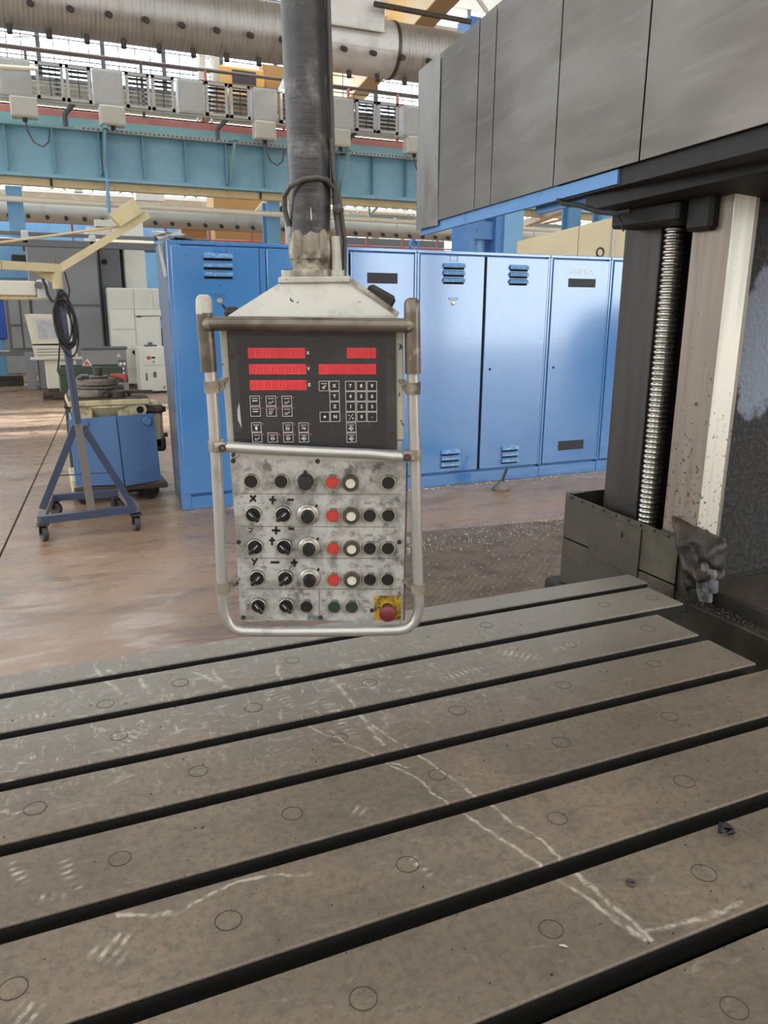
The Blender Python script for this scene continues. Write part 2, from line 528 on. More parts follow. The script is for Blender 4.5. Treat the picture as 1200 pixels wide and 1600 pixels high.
M_LATCH = mat('dull latch metal', '#b9b49c', 0.35, 0.6)

def chipped(name, base, dirt, chip, amt=0.6, rough=0.5, chip_lo=0.69):
    return mat(name, base, rough, 0, [(dirt, 10, 0.45, 0.72, amt), (dirt, 45, 0.55, 0.75, amt * 0.6), (chip, 38, chip_lo, chip_lo + 0.02, 0.95)], (70, 0.08, 0.003))
M_CREAM = chipped('chipped cream paint', '#b5b1a3', '#7f7a6c', '#1e1c19', 0.7, 0.5, 0.655)
M_HOOD = chipped('chipped pale paint', '#b9b6ab', '#8d897e', '#1c1a18', 0.7, 0.42, 0.66)
def alu_plate():
    t = NT('grimy aluminium plate')
    c = rgba('#c3c1bd')
    a = t.noise(13, 5, 0.7)
    c = t.mix(t.math('MULTIPLY', t.step(a, 0.4, 0.62), 0.75), c, rgba('#7d7a74'))
    b = t.noise(30, 4, 0.72)
    c = t.mix(t.math('MULTIPLY', t.step(b, 0.5, 0.68), 0.7), c, rgba('#35322d'))
    w = t.noise(9, 5, 0.6, t.coord((1, 1, 1), rot=(0, 0.4, 0)))
    c = t.mix(t.math('MULTIPLY', t.step(w, 0.55, 0.7), 0.5), c, rgba('#c9c8c4'))
    return t.done(c, t.math('ADD', t.math('MULTIPLY', a, 0.3), 0.25), 0.35)
M_ALU = alu_plate()
M_PANEL = mat('black membrane panel', '#2c2b2e', 0.36, 0, [('#454244', 12, 0.5, 0.75, 0.5), ('#5d5a5b', 60, 0.68, 0.74, 0.3)], (14, 0.06, 0.006))
M_PANEL2 = mat('black membrane border', '#383638', 0.4, 0, [('#4c494a', 20, 0.5, 0.75, 0.5)])
M_RED = mat('red display filter', '#dc4048', 0.3, 0, [('#b32730', 14, 0.45, 0.7, 0.6), ('#d8525a', 9, 0.55, 0.75, 0.5)])
M_SEG = mat('unlit display segment', '#b02c35', 0.3)
M_WHITE = mat('white legend ink', '#d5d3d0', 0.5)
M_KEY = mat('black key foil', '#221f20', 0.35)
M_INK = mat('black marker ink', '#141210', 0.5)
M_ENG = mat('engraved grey line', '#55524d', 0.6)
M_TUBE = mat('worn tube steel', '#b5b2ad', 0.34, 0.65, [('#8b867f', 14, 0.55, 0.75, 0.6), ('#d5d3ce', 30, 0.58, 0.74, 0.5)], rvar=0.12)
M_SLEEVE = mat('brown worn sleeve steel', '#736a5f', 0.32, 0.6, [('#4a423a', 12, 0.45, 0.7, 0.7), ('#b2aca0', 26, 0.6, 0.75, 0.5)])
M_WELD = mat('weld bead', '#8b8175', 0.4, 0.6, [('#2d2722', 60, 0.5, 0.65, 0.8)], (90, 0.8, 0.004))
M_CAPP = chipped('chipped white sleeve paint', '#bdb8aa', '#8a8478', '#3a352e', 0.6, 0.45, 0.62)
M_BLK = mat('black plastic', '#1b1a1a', 0.32, 0, [('#302e2c', 25, 0.5, 0.75, 0.4)])
M_BLKR = mat('black rubber', '#221f1e', 0.65, 0, [('#3a3532', 16, 0.5, 0.7, 0.6)], (50, 0.3, 0.004))
M_RING = mat('nickel bezel', '#b7b2a8', 0.32, 0.7, [('#57524a', 60, 0.52, 0.7, 0.7)])
M_COLLAR = mat('dark brass collar', '#5a5044', 0.4, 0.5)
M_BRED = mat('red button cap', '#b53a33', 0.35, 0, [('#9c2a26', 60, 0.5, 0.7, 0.4)])
M_BWHT = mat('cream button cap', '#cfcdb8', 0.4)
M_BGRN = mat('dark green button cap', '#26352e', 0.4)
M_YEL = mat('stained yellow plate', '#b48e22', 0.5, 0, [('#64511c', 50, 0.4, 0.6, 0.8), ('#332b1c', 80, 0.52, 0.62, 0.8)])
M_ESTOP = mat('faded red mushroom', '#6a2024', 0.4, 0, [('#86323a', 40, 0.5, 0.7, 0.5)])
M_TAPE = mat('black wrapped tape', '#343230', 0.38, 0, [('#77736e', 9, 0.5, 0.7, 0.7, (1.6, 1.6, 1.6)), ('#1f1d1c', 16, 0.5, 0.7, 0.7)], (24, 0.3, 0.006, (0.5, 0.5, 3)))
M_CLAMP = mat('grimy cast clamp', '#83796a', 0.5, 0.1, [('#b9b09d', 26, 0.5, 0.66, 0.8), ('#332d26', 21, 0.5, 0.66, 0.85)], (40, 0.4, 0.006))
M_CABLE = mat('grey cable sheath', '#4b4945', 0.5)
M_BOLT = mat('dark bolt', '#4b463f', 0.4, 0.6)

M_GIRDER = mat('light blue crane paint', '#84b0c2', 0.5, 0, [('#6f9eb2', 0.7, 0.45, 0.7, 0.6), ('#98bfce', 2.5, 0.5, 0.7, 0.5)], world=True)
M_GIRDER2 = mat('grey-blue flange paint', '#86a9ad', 0.55)
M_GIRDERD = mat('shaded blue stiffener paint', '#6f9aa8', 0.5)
M_SAND = mat('cream beam paint', '#c9b489', 0.6, 0, [('#a08a62', 1.5, 0.5, 0.7, 0.5)], world=True)
M_SALMON = mat('salmon red rail paint', '#c27a70', 0.6, 0, [('#a55d55', 1.2, 0.45, 0.7, 0.6)], world=True)
M_UNIT = mat('light grey unit paint', '#b3b4b2', 0.5, 0, [('#9a9c9c', 3, 0.45, 0.7, 0.5)])
M_UNIT2 = mat('pale junction box paint', '#bfbdb2', 0.5)
M_DARKMESH = mat('dark louvre slats', '#3c3e42', 0.6)
M_DRAIL = mat('dull brown handrail', '#5f524e', 0.6)
M_CABTRAY = mat('galvanised tray', '#a9adac', 0.5, 0.3)
M_DUCT = None
def duct_mat(name, freq):
    t = NT(name)
    c = rgba('#a3a09b')
    sep = t.n.new('ShaderNodeSeparateXYZ'); t.link(t.tc.outputs['Object'], sep.inputs[0])
    n1 = t.noise(3, 4, 0.6, t.coord((6, 0.6, 0.6)))
    c = t.mix(t.math('MULTIPLY', t.step(n1, 0.45, 0.7), 0.5), c, rgba('#85817a'))
    wv = t.math('SINE', t.math('MULTIPLY', sep.outputs[0], freq))
    nm = t.bump(wv, 0.5, 0.01)
    return t.done(c, 0.42, 0.55, nm)
M_DUCT = duct_mat('spiral galvanised duct', 90)
M_FDUCT = mat('galvanised duct', '#b7b3a8', 0.5, 0.2, [('#9a968c', 1.2, 0.45, 0.7, 0.5)])
M_NOZ = mat('dark nozzle rubber', '#37322e', 0.6)
M_SHEET = mat('galvanised sheet', '#c4c2bd', 0.45, 0.3, [('#a19f9b', 2.5, 0.45, 0.7, 0.6)])
M_PIPE = mat('cream pipe paint', '#d6d0bd', 0.5)
M_BCOL = mat('blue column paint', '#6d9fc4', 0.5, 0, [('#5a8ab2', 1.6, 0.45, 0.7, 0.5)], world=True)
M_BCOL2 = mat('deep blue column paint', '#4777b0', 0.5, 0, [('#5e93c9', 2, 0.5, 0.7, 0.5)], world=True)
M_PINK = mat('red railing paint', '#b06a66', 0.6)
M_TRUSS = mat('white truss paint', '#d3d2c8', 0.6)
M_TRUSSG = mat('grey-green truss paint', '#98a096', 0.6)
M_YCR = mat('yellow crane paint', '#d8a95a', 0.55, 0, [('#c9b894', 0.35, 0.45, 0.6, 0.8)], world=True)
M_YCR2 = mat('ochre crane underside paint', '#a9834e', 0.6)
M_ROOF = mat('ribbed roof sheet', '#cfc9b6', 0.7, bump=(1, 0.1, 0.02))
M_WALLB = mat('beige wall sheet', '#c6bda4', 0.7, 0, [('#b3a98f', 1.0, 0.45, 0.7, 0.4)], world=True)
M_WALLF = mat('pale blue far wall', '#a5bccb', 0.7, 0, [('#8fa9bb', 0.3, 0.45, 0.7, 0.6)], world=True)
M_PARTN = mat('beige panel wall', '#c7bb99', 0.55, 0, [('#b8ab89', 0.8, 0.4, 0.7, 0.5)], world=True)
M_GREY = mat('grey machine enclosure paint', '#77797b', 0.45, 0, [('#6b6d70', 0.8, 0.45, 0.7, 0.5)])
M_GREYD = mat('dark grey machine paint', '#55575a', 0.5)
M_OFFW = mat('off-white machine paint', '#c9cac0', 0.45, 0, [('#b3b4aa', 2, 0.5, 0.7, 0.4)])
M_OFFW2 = mat('warm white machine paint', '#c8c3b3', 0.45, 0, [('#b5ae9c', 2, 0.5, 0.7, 0.4)])
M_SCREEN = mat('pale monitor glass', '#b0b2b5', 0.15, 0, [('#8f9298', 3, 0.45, 0.6, 0.6)])
M_BRTBLUE = mat('bright blue sheet', '#2d55b5', 0.5)
M_GREEN = mat('dark green steel box', '#3d4a38', 0.5, 0, [('#2a3327', 4, 0.45, 0.7, 0.6)])
M_SIGNR = mat('red sign print', '#cf4a4c', 0.5)
M_SIGNW = mat('white sign face', '#dedbd4', 0.5)
M_STAND = mat('dark slate-blue tube paint', '#3d465a', 0.35, 0, [('#2f3849', 6, 0.5, 0.7, 0.5)])
M_STANDG = mat('bare grey upright', '#6e6863', 0.5, 0, [('#584f47', 9, 0.5, 0.7, 0.6)])
M_STANDC = mat('cream arm paint', '#bfb089', 0.5, 0, [('#a8945f', 6, 0.5, 0.7, 0.5)])
M_TROL = mat('blue trolley paint', '#54749f', 0.42, 0, [('#46658f', 2.5, 0.45, 0.7, 0.6), ('#22364f', 24, 0.66, 0.72, 0.8)], (3, 0.15, 0.03))
M_TCREAM = mat('grimy cream casting', '#c2b48f', 0.5, 0, [('#6c5d40', 7, 0.52, 0.66, 0.8)], (20, 0.2, 0.01))
M_RUST = mat('rusty dark steel', '#453c34', 0.6, 0.2, [('#2f2924', 9, 0.45, 0.7, 0.7), ('#7c6a55', 20, 0.6, 0.75, 0.6)], (30, 0.3, 0.008))
M_DISC = mat('grimy machined disc', '#726a60', 0.5, 0.3, [('#4a453f', 12, 0.45, 0.7, 0.8), ('#a9a49b', 20, 0.6, 0.72, 0.5)], (25, 0.3, 0.008))
M_REDRAG = mat('red rag', '#8c3a33', 0.7)
M_WHEEL = mat('grey rubber wheel', '#3b3835', 0.6)
M_LAMPT = mat('fluorescent tube cover', '#e6dfc6', 0.5)
M_CLEAR = mat('clear polythene wrap', '#b3b6b8', 0.2, 0, [('#8a8d90', 5, 0.45, 0.65, 0.7)], (9, 0.7, 0.03))

def glass_mat():
    m = bpy.data.materials.new('window glass')
    m.use_nodes = True
    nt = m.node_tree
    nt.nodes.clear()
    o = nt.nodes.new('ShaderNodeOutputMaterial')
    mx = nt.nodes.new('ShaderNodeMixShader'); mx.inputs[0].default_value = 0.07
    tr = nt.nodes.new('ShaderNodeBsdfTransparent'); tr.inputs[0].default_value = (0.93, 0.96, 0.97, 1)
    gl = nt.nodes.new('ShaderNodeBsdfGlossy'); gl.inputs['Roughness'].default_value = 0.05
    nt.links.new(tr.outputs[0], mx.inputs[1]); nt.links.new(gl.outputs[0], mx.inputs[2])
    nt.links.new(mx.outputs[0], o.inputs[0])
    return m
M_GLASS = glass_mat()

def lamp_mat():
    t = NT('lit lamp glass')
    t.b.inputs['Emission Color'].default_value = (1, 0.97, 0.9, 1)
    t.b.inputs['Emission Strength'].default_value = 6
    return t.done((0.9, 0.9, 0.88, 1), 0.4)
M_LIT = lamp_mat()

# ------------------------------------------------------------------ hall structure
fl = struct('floor', MB().box((X0, Y0, -0.25), (X1, Y1, -0.012)), M_JOINT)
JA = math.radians(5.5)                      # the slab grid is turned a little against the machine
jm = T(0.337, 12.51, 0) @ R(-JA, 'Z')
slab_me = {}
for i in range(-4, 6):
    for j in range(-5, 9):
        x0, y0 = i * 6.0, 1.6 + j * 6.0
        c = jm @ Vector((x0 + 3, y0 + 3, 0))
        if not (X0 - 2 < c.x < X1 + 2 and Y0 - 2 < c.y < Y1 + 2): continue
        if 'a' not in slab_me:
            slab_me['a'] = MB().box((0.006, 0.006, -0.05), (5.994, 5.994, 0.0), 0.004).mesh('floor_slab', M_FLOOR, 0)
        link('floor_slab', slab_me['a'], fl, jm @ T(x0, y0, 0))

# roof
ce = struct('ceiling', MB().box((X0, Y0, ROOF_Z + 0.5), (X0 + 0.3, Y1, ROOF_Z + 0.7)), M_ROOF)
ys = [Y0] + [v for g in ROOF_GAPS for v in g] + [26.2]
ys2 = [26.2] + [v for g in BAY2_GAPS for v in g] + [Y1]
for a, b, rz_ in [(ys[k], ys[k + 1], ROOF_Z) for k in range(0, len(ys), 2)] + [(ys2[k], ys2[k + 1], BAY2_Z) for k in range(0, len(ys2), 2)]:
    mb = MB()
    n = max(2, int((b - a) / 0.5))
    mb.box((X0, a, rz_ + 0.06), (X1, b, rz_ + 0.1))
    for q in range(n):
        yq = a + (b - a) * (q + 0.5) / n
        mb.box((X0, yq - 0.1, rz_), (X1, yq + 0.1, rz_ + 0.06))
    o = part('roof_sheet', mb, M_ROOF, ce, angle=0)
    o['kind'] = 'stuff'

def wall_with_openings(name, axis, at, lo, hi, zmax, openings, m, th=0.25):
    """openings: list (a, b, z0, z1) along the wall"""
    mb = MB()
    def bx(a, b, z0, z1):
        if b - a < 1e-3 or z1 - z0 < 1e-3: return
        if axis == 'Y': mb.box((a, at, z0), (b, at + th, z1))
        else: mb.box((at, a, z0), (at + th, b, z1))
    ops = sorted(openings)
    cur = lo
    for a, b, z0, z1 in ops:
        bx(cur, a, 0, zmax)
        bx(a, b, 0, z0); bx(a, b, z1, zmax)
        cur = b
    bx(cur, hi, 0, zmax)
    return struct(name, mb, m)

wall_with_openings('wall_back', 'Y', Y0 - 0.25, X0, X1, ROOF_Z,
                   [(-20, -15, 5.0, 9.0), (-12, -7, 5.0, 9.0), (-4, 1, 5.0, 9.0), (4, 9, 5.0, 9.0), (11.4, 13.9, 0.0, 5.6), (14.9, 27.0, 0.0, 5.6)], M_WALLB)
wall_with_openings('wall_far', 'Y', Y1, X0, X1, BAY2_Z,
                   [(X0 + 1 + k * 8, X0 + 8.4 + k * 8, 4.6, 7.3) for k in range(7)], M_WALLF)
wall_with_openings('wall_left', 'X', X0 - 0.25, Y0, Y1, ROOF_Z,
                   [(Y0 + 2 + k * 9, Y0 + 9 + k * 9, 2.5, 9) for k in range(8)], M_WALLB)
wall_with_openings('wall_right', 'X', X1, Y0, Y1, ROOF_Z,
                   [(Y0 + 2 + k * 9, Y0 + 9 + k * 9, 5, 9.5) for k in range(8)], M_WALLB)

# clerestory glazing above the crane runway
WY = 26.0
win = struct('window_1', MB().box((X0, WY, 11.3), (X1, WY + 0.12, 12.5)), M_TRUSS)
WZ = [7.75, 8.45, 9.1, 9.85, 10.6, 11.3]
WX = [-9.2 + 1.7 * k for k in range(25)]
for x in WX:
    part('mullion', MB().box((x - 0.06, WY, 7.7), (x + 0.06, WY + 0.12, 11.3), 0.01), M_GREYD, win)
for z in WZ[:-1]:
    part('transom', MB().box((-9.2, WY + 0.01, z - 0.06), (31.6, WY + 0.11, z + 0.04), 0.01), M_GREYD, win)
wires = MB()
for x0, x1 in zip(WX, WX[1:]):
    for k in range(1, 4):
        x = x0 + (x1 - x0) * k / 4 + random.uniform(-0.06, 0.06)
        wires.cyl((x, WY - 0.15, 7.6), (x + random.uniform(-0.05, 0.05), WY - 0.15, 9.9), 0.014, n=5)
    if random.random() < 0.8:
        a = random.uniform(7.8, 9.4)
        wires.cyl((x0, WY - 0.16, a), (x1, WY - 0.16, a + random.uniform(-0.5, 0.5)), 0.013, n=5)
for z in (8.05, 8.2, 8.75, 8.9, 9.4, 9.6):
    wires.cyl((-9, WY - 0.17, z), (16.3, WY - 0.17, z + random.uniform(-0.1, 0.1)), 0.016, n=5)
part('guard_wires', wires, M_GREYD, win, stuff=True)
pane = MB().box((0.07, WY + 0.05, 0.05), (1.63, WY + 0.056, 0.58)).mesh('window_pane', M_GLASS, 0)
for x in WX[:-1]:
    for z in WZ[:-1]:
        link('window_pane', pane, win, T(x, 0, z))

# far wall panes (one per opening, setting)
fw = struct('window_2', MB().box((X0, Y1 + 0.1, 5.9), (X1, Y1 + 0.2, 6.0)), M_TRUSS)
for k in range(56):
    x = X0 + 1 + k * 1.0
    part('mullion', MB().box((x - 0.04, Y1 + 0.1, 4.6), (x + 0.04, Y1 + 0.2, 7.3)), M_TRUSS, fw)
fp = MB().box((0.0, Y1 + 0.14, 0.0), (7.4, Y1 + 0.15, 2.7)).mesh('window_pane', M_GLASS, 0)
for k in range(7):
    link('window_pane', fp, fw, T(X0 + 1 + k * 8, 0, 4.6))

# ------------------------------------------------------------------ roof trusses
def truss(x0, x1, y, z0, h, step, r, m, label, group, top=True):
    t = thing('roof_truss', label, 'roof truss', ((x0 + x1) / 2, y, z0), 0, group)
    part('bottom_chord', MB().box((x0, y - r, z0 - r), (x1, y + r, z0 + r)), m, t, True)
    part('top_chord', MB().box((x0, y - r, z0 + h - r), (x1, y + r, z0 + h + r)), m, t, True)
    n = int((x1 - x0) / step)
    br = None
    for k in range(n):
        xa = x0 + k * step
        q0, q1 = ((xa, z0), (xa + step, z0 + h)) if k % 2 == 0 else ((xa, z0 + h), (xa + step, z0))
        part('brace', MB().bar((q0[0], y, q0[1]), (q1[0], y, q1[1]), r * 1.3, r * 1.3), m, t, True, 0)
    for k in range(0, n + 1, 2):
        xa = x0 + k * step
        part('hanger', MB().box((xa - r * .6, y - r * .6, z0), (xa + r * .6, y + r * .6, z0 + h)), m, t, True, 0)
    return t
truss(-6, 30, 34, 5.75, 1.15, 1.35, 0.06, M_TRUSS, 'long white zigzag truss in the next bay seen just under the blue girder', None)
truss(-6, 34, 44, 6.1, 1.2, 1.6, 0.07, M_TRUSS, 'farther white zigzag truss behind the one under the blue girder', None)
truss(8, 32, 22.0, 9.2, 1.3, 1.4, 0.07, M_TRUSS, 'white roof truss at the top beside the ochre crane beam', None)
truss(12, 34, 28.5, 4.9, 1.4, 1.5, 0.06, M_TRUSSG, 'grey-green roof truss seen above the beige panel wall', None)
truss(12, 34, 38, 5.9, 1.4, 1.6, 0.06, M_TRUSSG, 'second grey-green roof truss farther back above the beige panel wall', None)
# hall lamps
for (x, y, z, lb) in [(7.175, 23, 7.366) + ('lit hall lamp beside the black pole under the crane beam',),
                      (18.394, 26, 5.198) + ('lit hall lamp above the left end of the beige panel wall',),
                      (19.431, 26, 5.069) + ('lit hall lamp over the middle of the beige panel wall',),
                      (18.39, 28, 4.679) + ('small lit lamp right beside the deep blue column',)]:
    t = thing('hall_lamp', lb, 'lamp', (x, y, z), 0)
    part('lamp_shade', MB().lathe([(0.05, 0.34), (0.1, 0.3), (0.24, 0.02), (0.225, 0.02), (0.08, 0.28), (0, 0.28)], 16), M_UNIT, t)
    part('bulb', MB().lathe([(0, 0.0), (0.13, 0.03), (0.17, 0.09), (0.12, 0.2), (0, 0.24)], 16), M_LIT, t)
    part('stem', MB().cyl((0, 0, 0.32), (0, 0, (ROOF_Z if y < 26.2 else BAY2_Z) - z + 0.03), 0.02, n=8), M_GREYD, t)

# ------------------------------------------------------------------ crane runway girder
GY = 24.0
GX0, GX1 = -8.0, 33.0
g = thing('crane_runway_girder', 'long light blue crane runway girder with ribs crossing the whole hall', 'girder', (0, GY, 4.7))
part('web', MB().box((GX0, GY, 4.9), (GX1, GY + 0.12, 6.08)), M_GIRDER, g, True)
part('top_flange', MB().box((GX0, GY - 0.28, 6.06), (GX1, GY + 0.4, 6.12)), M_GIRDER2, g, True)
part('upper_band', MB().box((GX0, GY + 0.02, 6.12), (GX1, GY + 0.16, 6.4)), M_GIRDER2, g, True)
part('bottom_flange', MB().box((GX0, GY - 0.25, 4.86), (GX1, GY + 0.4, 4.91)), M_GIRDER, g, True)
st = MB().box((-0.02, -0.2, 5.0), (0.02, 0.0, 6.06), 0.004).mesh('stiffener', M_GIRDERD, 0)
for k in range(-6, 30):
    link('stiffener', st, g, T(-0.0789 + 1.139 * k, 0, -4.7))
for x in (-1.4, 2.28, 5.70, 9.1, 12.5):
    part('bracket', MB().bar((x, GY - 0.02, 4.98), (x + 0.05, GY - 0.75, 6.06), 0.13, 0.05, (1, 0, 0)).bar((x + 0.05, GY - 0.9, 6.09), (x + 0.05, GY, 6.09), 0.12, 0.06), M_GIRDER2, g, True)
b = thing('cream_crane_beam', 'cream painted beam running directly under the light blue girder', 'beam', (0, GY, 4.7))
part('beam_face', MB().box((GX0, GY + 0.02, 4.66), (GX1, GY + 0.28, 4.855), 0.01), M_SAND, b, True)
for k in range(-3, 20):
    x = 0.9 + 1.9 * k
    part('joint_plate', MB().box((x, GY, 4.67), (x + 0.07, GY + 0.02, 4.85)), M_SAND if k % 3 else M_RUST, b, True)
tr = thing('cable_tray', 'perforated galvanised cable tray along the top of the blue girder', 'cable tray', (4, GY - 0.35, 6.1))
mb = MB().box(((1.605, 23.6, 5.952)[0], GY - 0.42, 6.04), (13.5, GY - 0.36, 6.13))
part('tray_side', mb, M_CABTRAY, tr, True)
for k in range(95):
    x = 1.8 + k * 0.12
    part('slot', MB().box((x, GY - 0.424, 6.065), (x + 0.05, GY - 0.4195, 6.105)), M_GREYD, tr, True, 0)

rl = thing('salmon_crane_rail', 'salmon red beam behind the row of grey cabinets above the girder', 'rail', (0, GY + 0.3, 6.4))
part('rail_beam', MB().box((GX0, GY + 0.25, 6.4), (GX1, GY + 0.5, 6.62), 0.01), M_SALMON, rl, True)
part('rail_head', MB().box((GX0, GY + 0.33, 6.62), (GX1, GY + 0.42, 6.68)), M_RUST, rl, True)

# walkway frame and cabinets
wk = thing('walkway_frame', 'grey steel frame and handrail carrying the cabinets above the girder', 'walkway', (0, 23.4, 6.5))
part('lower_rail', MB().box((GX0, 23.25, 6.57), (13.2, 23.31, 6.615)), M_UNIT, wk, True)
part('upper_rail', MB().box((GX0, 23.25, 7.455), (13.2, 23.31, 7.48)), M_GREYD, wk, True)
part('handrail', MB().cyl((GX0, 23.7, 7.84), (13.6, 23.7, 7.86), 0.045, n=8), M_DRAIL, wk, True)
part('handrail', MB().cyl((4.5, 23.72, 7.52), (13.6, 23.72, 7.53), 0.04, n=8), M_SALMON, wk, True)
for x in (-2.2, 0.6, 3.4, 5.1, 7.3, 9.3, 10.9, 12.6):
    part('rail_post', MB().box((x - 0.035, 23.66, 6.5), (x + 0.035, 23.74, 7.84)), M_DRAIL if x < 5 else M_SALMON, wk, True)
for x in (1.4, 5.35, 9.2):
    part('support_leg', MB().bar((x, 23.6, 6.1), (x, 23.6, 6.4), 0.1, 0.08).bar((x, 23.6, 6.38), (x + 0.22, 23.35, 6.6), 0.1, 0.08), M_GREYD, wk, True)
part('long_lamp', MB().cyl((-0.011, 23.1, 7.208), (0.85, 23.1, 7.25), 0.05, n=8), M_LAMPT, wk, True)

UY = 23.2
plain = [(-0.05, 0.67), (2.12, 2.85), (4.25, 4.92), (6.3, 6.98), (8.62, 9.28), (10.9, 11.66)]
louv = [(0.78, 1.42), (1.48, 2.06), (2.92, 3.52), (3.58, 4.15), (4.98, 5.58), (5.65, 6.2), (7.06, 7.4), (9.36, 9.98), (10.05, 10.7)]
low = [(0.12, 0.75), (2.22, 2.85), (6.3, 6.9), (8.6, 9.15), (11.0, 11.55)]
ORD = ['first', 'second', 'third', 'fourth', 'fifth', 'sixth', 'seventh', 'eighth', 'ninth']
for k, (a, c) in enumerate(plain):
    t = thing('plain_cabinet', '%s flat-fronted grey cabinet from the left on the girder walkway' % ORD[k], 'cabinet', ((a + c) / 2, UY, 6.6), 0, 'flat cabinets on the girder walkway')
    part('cabinet_body', MB().box((a, UY, 6.62), (c, UY + 0.4, 7.45), 0.015), M_UNIT, t, True)
    part('cover_plate', MB().box((a + 0.05, UY - 0.012, 6.67), (c - 0.05, UY, 7.4), 0.005), M_UNIT, t, True)
for k, (a, c) in enumerate(louv):
    t = thing('louvred_cabinet', '%s cabinet with dark louvres from the left on the girder walkway' % ORD[k], 'cabinet', ((a + c) / 2, UY, 6.6), 0, 'louvred cabinets on the girder walkway')
    mb = MB()
    for q in ((a, 6.62, a + 0.07, 7.45), (c - 0.07, 6.62, c, 7.45), (a, 6.62, c, 6.69), (a, 7.38, c, 7.45)):
        mb.box((q[0], UY, q[1]), (q[2], UY + 0.14, q[3]))
    part('frame', mb, M_UNIT, t, True)
    for z in (6.72, 6.83, 6.94, 7.05, 7.16, 7.27):
        part('slat', MB().hexa([(a + .06, UY + .01, z), (c - .06, UY + .01, z), (c - .06, UY + .02, z), (a + .06, UY + .02, z)],
                               [(a + .06, UY + .1, z + .085), (c - .06, UY + .1, z + .085), (c - .06, UY + .11, z + .085), (a + .06, UY + .11, z + .085)]), M_DARKMESH, t, True, 0)
    part('mid_post', MB().box(((a + c) / 2 - 0.012, UY - 0.003, 6.69), ((a + c) / 2 + 0.012, UY + 0.01, 7.38)), M_DARKMESH, t, True)
for k, (a, c) in enumerate(low):
    t = thing('junction_box', '%s pale box from the left hanging below the walkway cabinets' % ORD[k], 'junction box', ((a + c) / 2, UY - 0.05, 6.1), 0, 'junction boxes under the walkway')
    part('box_body', MB().box((a, UY - 0.08, 6.14), (c, UY + 0.3, 6.61), 0.02), M_UNIT2, t, True)
    part('lid', MB().box((a + 0.03, UY - 0.1, 6.17), (c - 0.03, UY - 0.08, 6.58), 0.01), M_UNIT2, t, True)
    part('cable_gland', MB().cyl(((a + c) / 2, UY + 0.05, 6.05), ((a + c) / 2, UY + 0.05, 6.14), 0.06, n=10), M_BLKR, t, True)
    if k in (0, 4, 2):
        x = (a + c) / 2
        part('hanging_cable', MB().tube([(x, UY + .05, 6.08), (x + .03, UY + .05, 5.85), (x + .15, UY + .05, 5.6), (x + .35, UY + .05, 5.5), (x + .5, UY + .05, 5.62), (x + .56, UY + .05, 5.95)], 0.02, 6), M_CABLE, t, True)

# columns under the girder
def hcol(x0, x1, y, d, z1, m, label, name='hall_column'):
    t = thing(name, label, 'column', ((x0 + x1) / 2, y, 0))
    part('front_flange', MB().box((x0, y, 0), (x1, y + 0.05, z1)), m, t, True)
    part('rear_flange', MB().box((x0, y + d, 0), (x1, y + d + 0.05, z1)), m, t, True)
    part('web', MB().box(((x0 + x1) / 2 - 0.03, y + 0.05, 0), ((x0 + x1) / 2 + 0.03, y + d, z1)), m, t, True)
    part('base_plate', MB().box((x0 - 0.1, y - 0.1, 0), (x1 + 0.1, y + d + 0.15, 0.05)), m, t, True)
    return t
hcol(-0.2, 0.2, 24.3, 0.5, 4.66, M_BCOL, 'blue hall column at the far left under the cream beam')
hcol(6.9, 7.3, 24.3, 0.5, 4.66, M_BCOL, 'blue hall column just left of the black pendant pole')
# heavy built-up column on the right: two posts with batten plates
t = thing('braced_column', 'deep blue double-post column with cross plates above the cabinets', 'column', (9.8, 16, 0))
part('left_post', MB().box((9.03, 16.05, 0), (9.33, 16.6, 7.5)), M_BCOL2, t, True)
part('round_post', MB().cyl((9.56, 16.4, 0), (9.56, 16.4, 7.5), 0.2, n=20), M_BCOL, t, True)
part('right_post', MB().box((9.83, 16.0, 0), (10.02, 16.6, 7.5)), M_BCOL2, t, True)
part('front_flange', MB().box((10.02, 15.95, 0), (10.52, 16.6, 7.5)), M_BCOL, t, True)
for z in (0.9, 2.0, 3.12, 4.4, 5.6):
    part('cross_plate', MB().box((9.32, 16.1, z), (9.84, 16.22, z + 0.38)), M_BCOL2, t, True)
for z in (3.0, 3.3, 3.6, 3.9, 4.2):
    part('shelf_rib', MB().box((9.35, 16.0, z), (9.36, 16.05, z + 0.02)), M_BCOL2, t, True)
    part('rung', MB().box((9.79, 15.97, z), (9.83, 16.05, z + 0.03)), M_BCOL2, t, True)
hcol((14.818, 20, 4.186)[0], (15.183, 20, 4.204)[0], 20.0, 0.4, 6.8, M_BCOL, 'slim blue column rising behind the middle of the beige panel wall')
hcol((15.155, 19, 4.111)[0], (15.515, 19, 4.128)[0], 19.0, 0.4, 6.8, M_BCOL, 'slim blue column behind the right end of the beige panel wall')
# sloping cream roof beam right of the column
solo('sloping_roof_beam', MB().bar((17.153, 26, 4.578), (15.977, 20, 4.954), 0.3, 0.22), M_WALLB, 'sloping cream roof beam passing under the blue cover edge', 'beam', (17.153, 26, 4.578))
solo('red_pipe', MB().cyl((19.826, 29, 4.946), (21.787, 27, 5.523), 0.05, n=8), M_PINK, 'thin red pipe among the roof trusses above the beige wall', 'pipe', (19.826, 29, 4.946))

